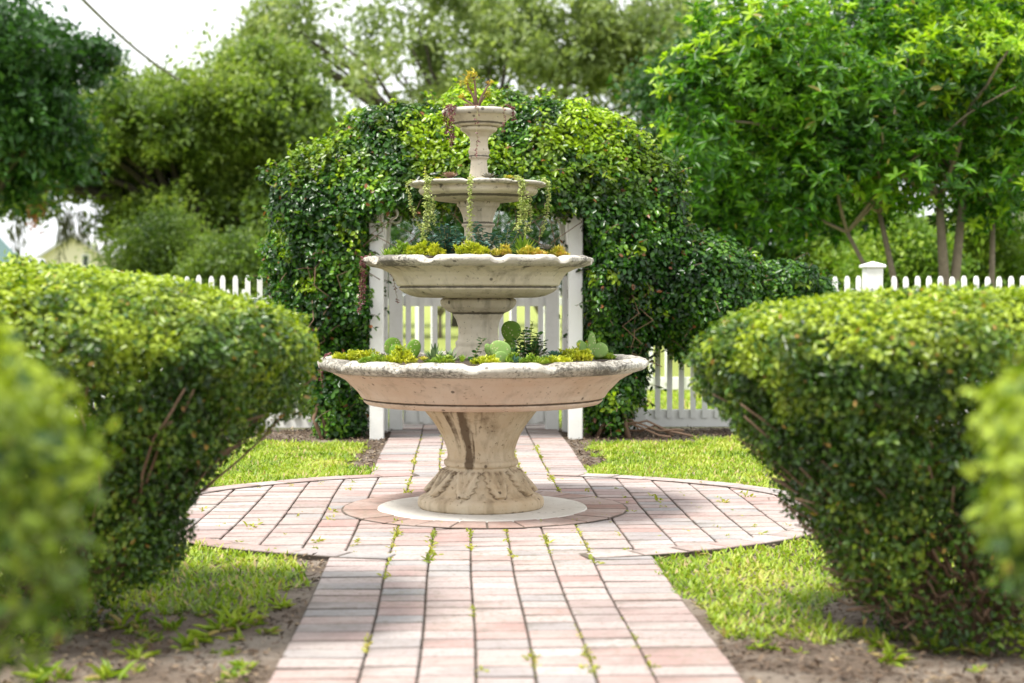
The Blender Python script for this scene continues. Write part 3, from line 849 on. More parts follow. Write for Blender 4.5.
cactus('prickly_pear', fp(500, -.48, ZL), [(0, .055, .048, .044, .35, -.15, 0), (.004, .022, .034, .032, .2, .35, -.02), (-.04, .045, .02, .045, -.5, .3, .02)], M['pad_pale'], 'pale green prickly pear with wide pads at the front right of the stem')
clump('stonecrop_clump', fp(514, -.52, ZL), .03, .03, .028, M['green_sedum'], 'little yellow green cushion beside the pale pads in the lowest basin', n=34)
leafy('jade_bush', fp(529, -.25, ZL), [(-.05, 0, .09), (-.02, .02, .13), (.02, 0, .12), (.05, 0, .085), (.0, -.05, .08), (.06, -.03, .05), (-.06, -.04, .05)], M['jade'], 'dark green leafy jade bush in the right half of the lowest basin', .02, .013, .013)
leafy('leafy_sprig', fp(527, -.05, ZL), [(.01, 0, .17), (.0, .0, .14)], M['green_sedum'], 'slim yellow green sprig rising behind the jade bush', .018, .011, .016)
spiky('spiky_succulent', fp(516, -.56, ZL), .042, M['blue'], 'small blue green spiky tuft in front of the jade bush', 26)
rosette('succulent_rosette', fp(554, -.34, ZL + .015), .060, M['blue'], 'blue green rosette between the jade bush and the right yellow cushion', 30)
rosette('succulent_rosette', fp(546, -.54, ZL + .012), .045, M['agave'], 'grey green rosette at the front rim under the jade bush', 30)
clump('stonecrop_clump', fp(573, -.30, ZL), .075, .05, .050, M['yellow_sedum'], 'bright yellow stonecrop cushion at the right end of the lowest basin', n=100)
cactus('prickly_pear', fp(592, -.16, ZL), [(0, .07, .019, .058, 0, .1, 0), (-.035, .05, .022, .048, -.6, .3, .01), (.038, .045, .034, .036, .7, -.2, -.01)], M['pad_pale'], 'pale three padded prickly pear at the right end of the lowest basin')
clump('stonecrop_clump', fp(605, -.1, ZL), .04, .04, .022, M['green_sedum'], 'small green cushion at the right edge under the three padded cactus', n=40)
for px_, dy_, mt_, lb_ in ((374, -.5, 'green_sedum', 'short green cushion just inside the front left rim of the lowest basin'), (440, -.60, 'green_sedum', 'short green cushion at the front rim below the left spiky plants'),
        (486, -.60, 'yellow_sedum', 'small yellow cushion at the front rim left of the pale pads'), (534, -.58, 'green_sedum', 'short green cushion at the front rim right of the pale pads'), (557, -.55, 'yellow_sedum', 'small yellow cushion at the front rim below the blue green rosette')):
    clump('stonecrop_clump', fp(px_, dy_, ZL), .05, .035, .03, M[mt_], lb_, n=60)
# --- second basin
spiky('spiky_succulent', fp(388, -.08, ZM), .055, M['green_sedum'], 'green spiky tuft at the far left end of the second basin', 30)
clump('stonecrop_clump', fp(403, -.22, ZM), .045, .03, .042, M['green_sedum'], 'yellow green cushion beside the spiky tuft in the second basin', n=50)
clump('stonecrop_clump', fp(426, -.33, ZM), .070, .03, .060, M['yellow_sedum'], 'bright yellow stonecrop mound in the left half of the second basin', n=110)
leafy('blue_stonecrop', fp(448, -.22, ZM), [(-.07, 0, .09), (-.04, 0, .13), (-.01, 0, .14), (.02, 0, .13), (.05, 0, .11), (.07, -.02, .08), (-.02, -.05, .08), (.03, -.06, .07), (-.06, -.04, .06)], M['blue'], 'blue green bushy stonecrop left of the second basin stem', .020, .012, .011)
leafy('blue_stonecrop', fp(484, -.24, ZM), [(-.07, 0, .08), (-.03, 0, .15), (.0, 0, .12), (.03, 0, .10), (.05, 0, .09), (.0, -.05, .06)], M['blue'], 'blue green bushy stonecrop growing over the stem of the third tier', .020, .012, .012)
leafy('blue_stonecrop', fp(503, -.15, ZM), [(-.02, 0, .10), (.02, 0, .14), (.04, 0, .12)], M['blue'], 'blue green upright stonecrop between the stem and the green tuft', .018, .011, .012)
clump('stonecrop_clump', fp(472, -.40, ZM), .065, .025, .050, M['yellow_sedum'], 'yellow stonecrop mound spilling over the front rim of the second basin', n=90)
clump('stonecrop_clump', fp(501, -.38, ZM), .035, .025, .036, M['orange_sedum'], 'orange tinged little cushion at the front of the second basin', n=44)
spiky('spiky_succulent', fp(523, -.24, ZM), .105, M['green_sedum'], 'large green spiky plant in the right half of the second basin', 60, 1.0, .07)
clump('stonecrop_clump', fp(532, -.32, ZM), .055, .025, .036, M['orange_sedum'], 'golden stonecrop cushion below the large green spiky plant', n=60)
rosette('succulent_rosette', fp(547, -.2, ZM + .03), .045, M['grey'], 'grey mauve rosette near the right end of the second basin', 26)
clump('stonecrop_clump', fp(556, -.15, ZM), .050, .03, .032, M['orange_sedum'], 'golden orange cushion at the right end of the second basin', n=60)
# --- third basin
rosette('succulent_rosette', fp(450, -.14, ZT + .008), .058, M['pink'], 'large brown pink rosette on the left of the third basin', 34, h=1.0)
rosette('succulent_rosette', fp(438, -.12, ZT + .004), .026, M['orange_sedum'], 'tiny golden rosette left of the brown pink one', 24)
rosette('succulent_rosette', fp(488, -.16, ZT + .006), .050, M['grey'], 'grey rosette against the right side of the top stem', 26)
rosette('succulent_rosette', fp(509, -.12, ZT + .006), .040, M['orange_sedum'], 'orange rosette on the right of the third basin', 26)
rosette('succulent_rosette', fp(516, -.08, ZT + .004), .032, M['pink'], 'small pinkish rosette at the right of the orange one', 24)
leafy('leafy_sprig', fp(425, -.05, ZT), [(0, 0, .075)], M['yellow_sedum'], 'thin yellow upright sprig at the left end of the third basin', .014, .007, .012)
def S(px, py, dy): return (wx(px, FY + dy), FY + dy, wz(py, FY + dy))
strand('trailing_stonecrop', [S(414, 181, -.10), S(408, 184, -.12), S(410, 200, -.13), S(414, 215, -.13), S(422, 232, -.14)], M['string'], 'looping pale strand hanging from the left end of the third basin', 150)
strand('trailing_stonecrop', [S(428, 177, -.20), S(426, 181, -.26), S(426, 200, -.27), S(425, 222, -.27), S(424, 243, -.27)], M['string'], 'thick green strand hanging at the left third of the third basin, second from left', 240, .013, rad=.011,
       more=[[S(428, 181, -.26), S(429, 200, -.27), S(430, 215, -.27), S(427, 232, -.27)]])
strand('trailing_stonecrop', [S(434, 196, -.22), S(434, 208, -.22), S(435, 224, -.22)], M['string'], 'short pale strand beside the thick left one', 70)
strand('trailing_stonecrop', [S(471, 177, -.28), S(470, 182, -.325), S(470, 200, -.33), S(470, 220, -.33), S(470, 240, -.33)], M['string'], 'green strand hanging straight down at the middle of the third basin', 260, .012, rad=.009)
strand('trailing_stonecrop', [S(518, 177, -.22), S(521, 181, -.27), S(522, 200, -.28), S(521, 218, -.28), S(516, 230, -.28)], M['string'], 'thick green strand hanging at the right third of the third basin', 240, .014, rad=.012,
       more=[[S(523, 181, -.27), S(525, 200, -.28), S(525, 215, -.28), S(526, 233, -.28)]])
strand('trailing_stonecrop', [S(531, 195, -.2), S(531, 210, -.2), S(530, 232, -.2)], M['string'], 'thin pale strand just right of the thick right one', 80)
strand('trailing_stonecrop', [S(543, 180, -.06), S(548, 184, -.08), S(549, 198, -.09), S(547, 214, -.09), S(541, 236, -.1)], M['string'], 'curved green strand hanging from the right end of the third basin', 240, rad=.009)
# --- top basin
root = empty('branching_succulent', fp(477, -.02, Z4), 'bare branched succulent with golden rosettes growing out of the top basin', 'succulent')
st = MB()
tips = [(-.045, 0, .125), (-.018, -.01, .155), (.062, 0, .125), (-.065, 0, .06), (.045, .02, .075), (-.03, .01, .095)]
for t in tips:
    mid_ = (t[0] * .35, t[1] * .35, t[2] * .5)
    st.tube([(0, 0, 0), mid_, (t[0] * .8 + random.uniform(-.006, .006), t[1], t[2] * .82), t], [.008, .006, .0048, .004], 7)
st.build('stem', M['twig'], root, True)
for j, t in enumerate(tips):
    k = 60 if j < 2 else (26 if j != 2 else 14)
    P = np.array(t) + rng.normal(0, .012 if j < 2 else .006, (k, 3)); T = rng.normal(0, 1, (k, 3)) * [1, 1, .5] + [0, 0, .5]
    V, F, _ = leaves(P, T, np.tile([0, 0, 1.0], (k, 1)), .020, .008, fold=.2)
    link('rosette', V, F, M['orange_sedum'] if j != 5 else M['yellow_sedum'], root)
rosette('succulent_rosette', fp(468, -.10, Z4), .035, M['pink'], 'small pink rosette at the front of the top basin', 20)
rosette('succulent_rosette', fp(492, -.08, Z4), .035, M['grey'], 'small dark rosette at the right of the top basin', 20)
strand('purple_trailing_plant', [S(449, 106, -.06), S(445, 110, -.10), S(446, 122, -.10), S(447, 134, -.10)], M['purple'], 'dense purple strands hanging from the left side of the top basin', 120, .011, rad=.009,
       more=[[S(452, 107, -.10), S(450, 112, -.13), S(451, 130, -.13), S(452, 150, -.13)], [S(455, 107, -.12), S(454, 112, -.14), S(453, 130, -.14), S(453, 143, -.14)]])
strand('purple_trailing_plant', [S(477, 106, -.13), S(477, 109, -.175), S(477, 125, -.18), S(477, 142, -.18), S(476, 158, -.18)], M['purple'], 'single purple beaded strand hanging down the middle of the top basin', 46, .010, rad=.004)
strand('purple_trailing_plant', [S(507, 106, -.06), S(513, 109, -.08), S(514, 115, -.08), S(514, 121, -.08)], M['purple'], 'short purple strand at the right end of the top basin', 70, .011, rad=.006)
strand('purple_trailing_plant', [S(502, 107, -.12), S(504, 111, -.15), S(504, 122, -.15), S(503, 133, -.15)], M['purple'], 'purple strand under the right side of the top basin', 36, .010, rad=.005)
strand('purple_trailing_plant', [S(370, 255, -.1), S(362, 259, -.12), S(362, 275, -.12), S(361, 295, -.12), S(360, 314, -.12)], M['purple'], 'long purple strand hanging from the left tip of the second basin', 150, .012, rad=.007,
       more=[[S(364, 258, -.12), S(364, 280, -.12), S(363, 305, -.12)]])
strand('purple_trailing_plant', [S(390, 268, .12), S(394, 280, .13), S(396, 292, .13), S(398, 304, .13)], M['purple'], 'thin purple strand hanging under the left half of the second basin', 26, .012, rad=.006)
strand('purple_trailing_plant', [S(331, 352, -.1), S(323, 358, -.14), S(321, 368, -.14), S(322, 382, -.14)], M['purple'], 'grey purple strand draped over the left end of the lowest basin', 80, .012, rad=.008)

# ------------------------------------------------------------------ white fences, gate and arbor
FEN = 11.76
def picket(parent, x, z0, z1, yoff=0.0, wd=.038, th=.02):
    mb = MB(); h = wd / 2
    pr = [(-h, z0), (h, z0), (h, z1 - .03), (h * .75, z1 - .012), (h * .35, z1), (-h * .35, z1), (-h * .75, z1 - .012), (-h, z1 - .03)]
    n = len(pr)
    vs = [(x + p[0], yoff - th / 2, p[1]) for p in pr] + [(x + p[0], yoff + th / 2, p[1]) for p in pr]
    fs = [tuple(range(n)), tuple(range(n, 2 * n))[::-1]] + [(i, i + n, (i + 1) % n + n, (i + 1) % n) for i in range(n)]
    mb.add(vs, fs)
    return mb.build('picket', M['white'], parent)
def fence(x0, x1, Y, label, posts, H=1.14, sp=.0875, group='white picket fences', rail_h=.13, cap=True, name='picket_fence'):
    root = empty(name, ((x0 + x1) / 2, Y, 0), label, 'fence', group)
    cx = (x0 + x1) / 2
    for nm, zc, hh in (('bottom_rail', .025 + rail_h / 2, rail_h), ('top_rail', .93, .075)):
        mb = MB(); mb.box((0, 0, zc), (x1 - x0, .05, hh), .005); mb.build(nm, M['white'], root)
    n = int((x1 - x0) / sp); k = 0
    for i in range(n):
        x = x0 + (i + .5) * sp
        if any(abs(x - p) < .09 for p in posts): continue
        picket(root, x - cx + random.gauss(0, .0018), .03 + rail_h * .5, H + random.gauss(0, .003), -.036); k += 1
    for p in posts:
        mb = MB(); mb.box((p - cx, 0, .60), (.127, .127, 1.20), .006); po = mb.build('post', M['white'], root)
        mb = MB(); mb.box((p - cx, 0, 1.212), (.165, .165, .024), .006)
        q = .075; mb.add([(p - cx - q, -q, 1.224), (p - cx + q, -q, 1.224), (p - cx + q, q, 1.224), (p - cx - q, q, 1.224), (p - cx, 0, 1.25)], [(0, 1, 4), (1, 2, 4), (2, 3, 4), (3, 0, 4)])
        mb.build('post_cap', M['white'], po)
    return root
fence(-5.2, -.66, FEN, 'white picket fence running off to the left behind the left hedge', [-4.2])
fence(.69, 5.3, FEN, 'white picket fence with a capped square post above the right hedge', [wx(875.5, FEN), 1.2])
fence(-7.5, 7.8, 16.4, 'second white picket fence farther back, seen between the pickets of the near one', [-6.5, -3.6, 6.9], H=1.06, sp=.16)
# gate
gate = empty('garden_gate', (0, FEN, 0), 'white picket gate closing the arbor opening behind the fountain', 'gate')
gx0, gx1 = wx(402, FEN), wx(547, FEN)
for nm, zc, hh in (('bottom_rail', .12, .14), ('top_rail', .955, .075)):
    mb = MB(); mb.box(((gx0 + gx1) / 2, 0, zc), (gx1 - gx0 - .02, .045, hh), .005); mb.build(nm, M['white'], gate)
n = 11
for i in range(n):
    picket(gate, gx0 + (i + .5) * (gx1 - gx0) / n, .07, 1.10 + .05 * abs((i - 5) / 5) ** 2, -.034)
# gate posts: things of their own
for s, x in ((-1, wx(396, FEN)), (1, wx(552, FEN))):
    mb = MB(); mb.box((0, 0, .61), (.10, .10, 1.22), .005)
    o = mb.build('gate_post', M['white']); o.location = (x, FEN, 0)
    tag(o, 'white square gate post at the %s side of the picket gate' % ('left' if s < 0 else 'right'), 'post')
arb = empty('garden_arbor', (0, 11.3, 0), 'white arbor of square posts and arched lattice buried under the leafy vine', 'arbor')
ax0, ax1 = wx(377, 11.03), wx(575.5, 11.03)
for x in (ax0, ax1):
    for y in (11.03, 11.66):
        mb = MB(); mb.box((x, y - 11.3, .89), (.098, .098, 1.78), .006); mb.build('post', M['white'], arb)
for x in (ax0, ax1):
    mb = MB(); mb.box((x, .045, 1.80), (.07, .78, .05), .005); mb.build('beam', M['white'], arb)
    for zc in (.5, .8, 1.1, 1.4, 1.7):
        mb = MB(); mb.box((x, .045, zc), (.03, .54, .03), .004); mb.build('side_slat', M['white'], arb)
for y in (-.27, .36):
    mb = MB(); pts = []
    for k in range(21):
        a = math.pi * k / 20; pts.append((ax0 + (ax1 - ax0) * (1 - math.cos(a)) / 2, y, 1.78 + .24 * math.sin(a)))
    mb.tube(pts, .03, 6); mb.build('arch', M['white'], arb)
    for s, x in ((1, ax0), (-1, ax1)):      # scrolled corner brackets
        mb = MB()
        mb.tube([(x + s * .05, y, 1.35), (x + s * .06, y, 1.5), (x + s * .10, y, 1.62), (x + s * .17, y, 1.70), (x + s * .28, y, 1.74)], .013, 6)
        mb.tube([(x + s * (.11 + .035 * math.cos(a)), y, 1.56 + .035 * math.sin(a)) for a in np.linspace(0, 6.28, 14)], .009, 6)
        mb.build('bracket', M['white'], arb)
for k in range(1, 8):
    a = math.pi * k / 8
    mb = MB(); mb.box((ax0 + (ax1 - ax0) * (1 - math.cos(a)) / 2, .045, 1.78 + .24 * math.sin(a) + .03), (.03, .70, .02)); mb.build('slat', M['white'], arb)

# ------------------------------------------------------------------ the vine over the arbor
def ell(P, c, r):
    q = (P - np.array(c)) / np.array(r)
    return (np.linalg.norm(q, axis=1) - 1) * min(r)
def smin(a, b, k=.12):
    h = np.clip(.5 + .5 * (b - a) / k, 0, 1); return b * (1 - h) + a * h - k * h * (1 - h)
def vineF(P):
    q = (P - np.array((.04, 11.3, 1.36))) / np.array((1.56, .74, 1.06))
    d = (np.linalg.norm(q, axis=1) - 1) * .85
    d = np.maximum(d, .62 - .12 * np.sin(P[:, 0] * 2.2) + (fbm(P, 3.1, 61) - .5) * .5 - P[:, 2])
    d = smin(d, ell(P, (-.95, 11.3, .50), (.23, .32, .66)))
    d = smin(d, ell(P, (.98, 11.3, .50), (.24, .32, .66)))
    d = smin(d, ell(P, (1.60, 11.4, 1.02), (.46, .5, .46)))
    d = smin(d, ell(P, (2.06, 11.6, .98), (.50, .30, .27)), .08)
    # opening
    ow = np.maximum(np.maximum(np.abs(P[:, 0] - .0) - .74, P[:, 2] - 1.52 - .14 * np.cos(np.clip(P[:, 0] / .74, -1, 1) * 1.57)), -.2)
    d = np.maximum(d, -ow)
    # the fence line stays clear low down
    nz = fbm(P, 2.6, 8) - .5; n2 = fbm(P, 7, 18) - .5
    return d + nz * .20 + n2 * .15
vine = empty('climbing_vine', (0, 11.3, 0), 'dense dark green climbing vine arching over the white arbor behind the fountain', 'vine')
n = 150000
P = scatter(vineF, (-1.9, 10.4, .02), (2.7, 12.2, 2.75), n, .28, 1.1)
G = grad(vineF, P, .04)
n = len(P)
T = unit(rng.normal(0, 1, (n, 3)) + G * .3 + [0, 0, -.25])
Nn = unit(G * 1.0 + [0, 0, .55] + rng.normal(0, .45, (n, 3)))
T = unit(T - Nn * (T * Nn).sum(1)[:, None])
L = rng.uniform(.024, .050, n); 
lime_w = sm(P[:, 2], 1.55, 2.3) * sm(fbm(P, 3.6, 31), .38, .60) * sm(1.7 - np.abs(P[:, 0] - .0), 0, .9) * (G[:, 2] > -.1)  # lime leaf tint, stronger towards the top, in patches, left off undersides
lime_w = np.maximum(lime_w, .75 * sm(fbm(P, 4.5, 44), .66, .74)) * (rng.random(n) < .88)
V, F, k = leaves(P, T, Nn, L, L * .62, curl=.2, fold=.12)
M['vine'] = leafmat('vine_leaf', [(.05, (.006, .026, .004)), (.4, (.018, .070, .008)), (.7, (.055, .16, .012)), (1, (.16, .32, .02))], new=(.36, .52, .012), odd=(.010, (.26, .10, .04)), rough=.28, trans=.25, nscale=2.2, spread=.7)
P0 = np.array([0, 11.3, 0])
link('foliage', V - P0, F, M['vine'], vine, attrs={'new': np.repeat(lime_w, k)})
# loose sprays that break the outline
ns = 620; Ps = []
PP = scatter(vineF, (-1.9, 10.5, .1), (2.7, 12.1, 2.75), ns, .04, .5); GG = grad(vineF, PP, .04)
tw = MB(); LP = []; LT = []; LN = []
for p, gdir in zip(PP, GG):
    ln = random.uniform(.05, .15); d = Vector(gdir) + Vector((random.gauss(0, .5), random.gauss(0, .4), random.uniform(-.1, .7))); d.normalize()
    pts = [Vector(p) + d * ln * t + Vector((0, 0, -.25 * ln * t * t)) for t in (0, .33, .66, 1)]
    tw.tube([q - Vector(P0) for q in pts], .0022, 4, False)
    for j in range(7):
        q = pts[0].lerp(pts[-1], .3 + .7 * j / 6); LP.append(tuple(q)); LT.append((random.gauss(0, 1), random.gauss(0, 1), random.gauss(0, .7))); LN.append((random.gauss(0, .4), random.gauss(-.3, .4), 1))
LP = np.array(LP); n = len(LP)
V, F, k = leaves(LP, np.array(LT), np.array(LN), rng.uniform(.028, .05, n), rng.uniform(.018, .03, n), curl=.2, fold=.12)
lime_sp = sm(LP[:, 2], 1.2, 2.3) * (rng.random(n) < .6) * .9  # lime tint of the sprays rises with height
link('spray', V - P0, F, M['vine'], vine, attrs={'new': np.repeat(lime_sp, k)})
# woody stems
for s, bx in ((-1, -.95), (1, .95)):
    for j in range(9):
        x = bx + random.uniform(-.14, .14); y = 11.25 + random.uniform(-.2, .2)
        pts = [(x, y - 11.3, 0)]
        for t in np.linspace(.15, 1.9, 9):
            x += random.uniform(-.07, .07); y += random.uniform(-.05, .05); pts.append((x, y - 11.3, t))
        st = MB(); st.tube(pts, [.016 * (1 - .06 * i) for i in range(len(pts))], 6); st.build('stem', M['twig'], vine, True)
for j in range(34):        # bare looping runners seen in the gaps
    a = random.uniform(0, math.pi); c = Vector((-1.0 * math.cos(a) * 1.15, -.35 + random.uniform(-.2, .1), .9 + 1.2 * math.sin(a) * random.uniform(.6, 1)))
    pts = [c + Vector((random.uniform(-.12, .12), random.uniform(-.08, .04), -.11 * i + random.uniform(-.03, .03))) for i in range(5)]
    tw.tube(pts, .0032, 5)
for j in range(5):
    pts = [(.9 + random.uniform(-.1, .1), -.1, .03)]
    for t in range(5): pts.append((pts[-1][0] + random.uniform(.05, .16), pts[-1][1] - random.uniform(0, .08), max(.01, .12 - .02 * t + random.uniform(-.04, .04))))
    tw.tube(pts, .008, 6)
tag(tw.build('twig', M['twig'], vine, True), kind='stuff')

# ------------------------------------------------------------------ clipped hedges
def hedgeF(c, a, b, H, prof, nz_amp=.12, off=0.0, pw=2.4):
    zs = np.array([p[0] for p in prof]) * H; rs = np.array([p[1] for p in prof])
    def F(P):
        q = P - np.array(c)
        rho = (np.abs(q[:, 0] / a) ** pw + np.abs(q[:, 1] / b) ** pw) ** (1 / pw)
        rr = np.interp(q[:, 2], zs, rs, left=.0, right=0)
        d = (rho - rr) * min(a, b) * .85
        d = np.maximum(d, q[:, 2] - H)
        return d + (fbm(P, 3.0, off) - .5) * nz_amp + (fbm(P, 11, off + 3) - .5) * nz_amp * .7
    return F
PROF = [(0, .34), (.07, .38), (.25, .50), (.43, .64), (.57, .80), (.70, .93), (.80, 1.0), (.87, .98), (.93, .88), (.97, .75), (1.0, .5), (1.02, 0)]
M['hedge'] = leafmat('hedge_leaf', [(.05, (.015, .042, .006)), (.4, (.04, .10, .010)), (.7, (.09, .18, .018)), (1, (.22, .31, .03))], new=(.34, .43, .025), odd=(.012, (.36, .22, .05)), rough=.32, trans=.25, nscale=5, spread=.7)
def hedge(c, a, b, H, n, label, L=(.016, .030), off=0.0, twigs=130, name='clipped_hedge', prof=PROF, amp=.12, lime_k=1.0, lime_z0=.72):
    root = empty(name, c, label, 'shrub', 'clipped shrubs along the path')
    F_ = hedgeF(c, a, b, H, prof, amp, off)
    c_ = np.array(c)
    P = scatter(F_, c_ - [a * 1.15, b * 1.15, 0], c_ + [a * 1.15, b * 1.15, H * 1.08], n, .22, 1.3)
    hz = (P[:, 2] - c[2]) / H
    # thinner leaf cover on the underside
    keep = rng.random(len(P)) < np.clip(.12 + 1.05 * hz + (fbm(P, 4, off + 9) - .5) * 2.2, .08, 1)
    P = P[keep]; n = len(P); G = grad(F_, P, .03)
    hz = (P[:, 2] - c[2]) / H
    Nn = unit(G + [0, 0, .4] + rng.normal(0, .55, (n, 3)))
    T = rng.normal(0, 1, (n, 3)) + G * .6 + [0, 0, .3]
    T = unit(T - Nn * (T * Nn).sum(1)[:, None])
    l = rng.uniform(L[0], L[1], n)
    new = sm(hz + (fbm(P, 9, off + 13) - .5) * .7, lime_z0, 1.0) * lime_k * (rng.random(n) < .8)  # leaves get more lime towards the hedge top, broken by noise
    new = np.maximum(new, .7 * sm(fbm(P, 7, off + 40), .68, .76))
    V, F, k = leaves(P, T, Nn, l, l * .58, curl=.15, fold=.15)
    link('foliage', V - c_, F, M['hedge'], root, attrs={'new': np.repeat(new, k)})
    tw = MB()
    for j in range(7):
        ang = random.uniform(0, 6.28); r0 = random.uniform(.02, .10)
        p = Vector((r0 * math.cos(ang), r0 * math.sin(ang), 0)); pts = [p.copy()]
        d = Vector((math.cos(ang) * .5, math.sin(ang) * .5, 1))
        for t in range(6):
            p = p + d * (.07 * H) + Vector((random.uniform(-.02, .02), random.uniform(-.02, .02), 0)); pts.append(p.copy())
        tw.tube(pts, [.019 - .002 * i for i in range(7)], 7)
    for j in range(twigs):
        ang = random.uniform(0, 6.28); hh = random.uniform(.08, .72); rr = np.interp(hh, [p[0] for p in prof], [p[1] for p in prof]) * random.uniform(.88, 1.06)
        tip = Vector((a * rr * math.cos(ang), b * rr * math.sin(ang), H * hh))
        st_ = Vector((a * .45 * rr * math.cos(ang + .3), b * .45 * rr * math.sin(ang + .3), H * hh * random.uniform(.35, .75)))
        pts = []
        for t in np.linspace(0, 1, 6):
            pts.append(st_.lerp(tip, t) + Vector((random.uniform(-.02, .02), random.uniform(-.02, .02), random.uniform(-.02, .02))))
        tw.tube(pts, [.0058 - .0007 * i for i in range(6)], 5)
    tag(tw.build('branch', M['twig'], root, True), kind='stuff')
    return root
PL = [(0, .30), (.07, .32), (.18, .50), (.35, .55), (.48, .72), (.62, .90), (.78, 1.0), (.863, .92), (.92, .75), (.965, .54), (1.0, .22), (1.02, 0)]
PR = [(0, .40), (.07, .44), (.25, .58), (.43, .71), (.57, .85), (.70, .94), (.80, 1.0), (.86, .98), (.91, .90), (.955, .74), (.985, .48), (1.0, .25), (1.02, 0)]
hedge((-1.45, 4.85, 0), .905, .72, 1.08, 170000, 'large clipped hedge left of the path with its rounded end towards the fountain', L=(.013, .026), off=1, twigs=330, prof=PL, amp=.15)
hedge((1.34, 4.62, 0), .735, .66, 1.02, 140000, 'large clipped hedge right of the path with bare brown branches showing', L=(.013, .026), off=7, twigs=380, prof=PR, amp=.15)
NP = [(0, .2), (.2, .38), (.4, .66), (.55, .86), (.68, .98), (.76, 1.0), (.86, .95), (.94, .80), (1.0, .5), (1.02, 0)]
hedge((-1.135, 1.90, 0), .56, .52, 1.03, 30000, 'blurred round shrub at the near left edge of the picture', L=(.018, .032), off=14, prof=NP, twigs=60, lime_k=1.0, lime_z0=.45)
hedge((1.095, 1.90, 0), .54, .52, 1.015, 30000, 'blurred round shrub at the near right edge of the picture', L=(.018, .032), off=21, prof=NP, twigs=60, lime_z0=.40)

# ------------------------------------------------------------------ trees
def limbs(mb, base, tips, r0, seg=7, wob=.12, n=8):
    base = Vector(base)
    for tp, rr in tips:
        tp = Vector(tp); L = (tp - base).length; pts = []; rad = []
        for i in range(seg + 1):
            t = i / seg
            p = base.lerp(tp, t) + Vector((random.gauss(0, 1), random.gauss(0, 1), random.gauss(0, .5))) * wob * L * .25 * math.sin(math.pi * t) * .6
            p.z += .08 * L * math.sin(math.pi * t); pts.append(p); rad.append(rr * (1 - .8 * t) + .004)
        mb.tube(pts, rad, n)
def crown(centers, radii, nclump, per, sig, L, flat=.6, simple=True, dens=None, aspect=.5, T_bias=(0, 0, -.2)):
    """leaf clumps spread through the crown's volume"""
    C = []
    vol = np.array([r[0] * r[1] * r[2] for r in radii]); vol = vol / vol.sum()
    for (c, r), v in zip(zip(centers, radii), vol):
        k = int(nclump * v) + 1
        d = unit(rng.normal(0, 1, (k, 3))); s = rng.random(k) ** .45
        C.append(np.array(c) + d * s[:, None] * np.array(r))
    C = np.concatenate(C)
    P = np.repeat(C, per, 0); k = len(P)
    P = P + rng.normal(0, 1, (k, 3)) * np.array([sig, sig, sig * flat]) * np.repeat(rng.uniform(.5, 1.4, len(C)), per)[:, None]
    if dens is not None:
        q = rng.random(k) < dens(P); P = P[q]; k = len(P)
    Nn = unit(rng.normal(0, .6, (k, 3)) + [0, -.2, .9])
    T = unit(rng.normal(0, 1, (k, 3)) + T_bias)
    l = L * rng.uniform(.6, 1.3, k)
    return P, T, Nn, l
M['oak'] = leafmat('oak_leaf', [(0, (.03, .07, .014)), (.4, (.11, .175, .028)), (.75, (.22, .30, .05)), (1, (.34, .41, .09))], rough=.45, trans=.42, nscale=.55, spread=.5)
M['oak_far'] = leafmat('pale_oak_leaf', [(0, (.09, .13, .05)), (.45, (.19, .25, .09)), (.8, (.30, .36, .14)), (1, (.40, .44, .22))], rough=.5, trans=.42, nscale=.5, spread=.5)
M['dark_tree'] = leafmat('dark_tree_leaf', [(0, (.012, .04, .010)), (.45, (.03, .09, .016)), (.8, (.06, .16, .025)), (1, (.14, .27, .03))], rough=.45, trans=.3, nscale=.8, spread=.5)
M['bright'] = leafmat('bright_tree_leaf', [(.0, (.010, .048, .006)), (.4, (.035, .12, .010)), (.7, (.10, .25, .014)), (1, (.22, .42, .025))], new=(.36, .53, .025), odd=(.012, (.36, .30, .08)), rough=.36, trans=.4, nscale=.9, spread=.6)
M['moss'] = leafmat('hanging_moss', [(0, (.14, .15, .10)), (1, (.30, .31, .22))], rough=.9, trans=.2, nscale=2)
def at(px, py, Y): return np.array([wx(px, Y), Y, wz(py, Y)])
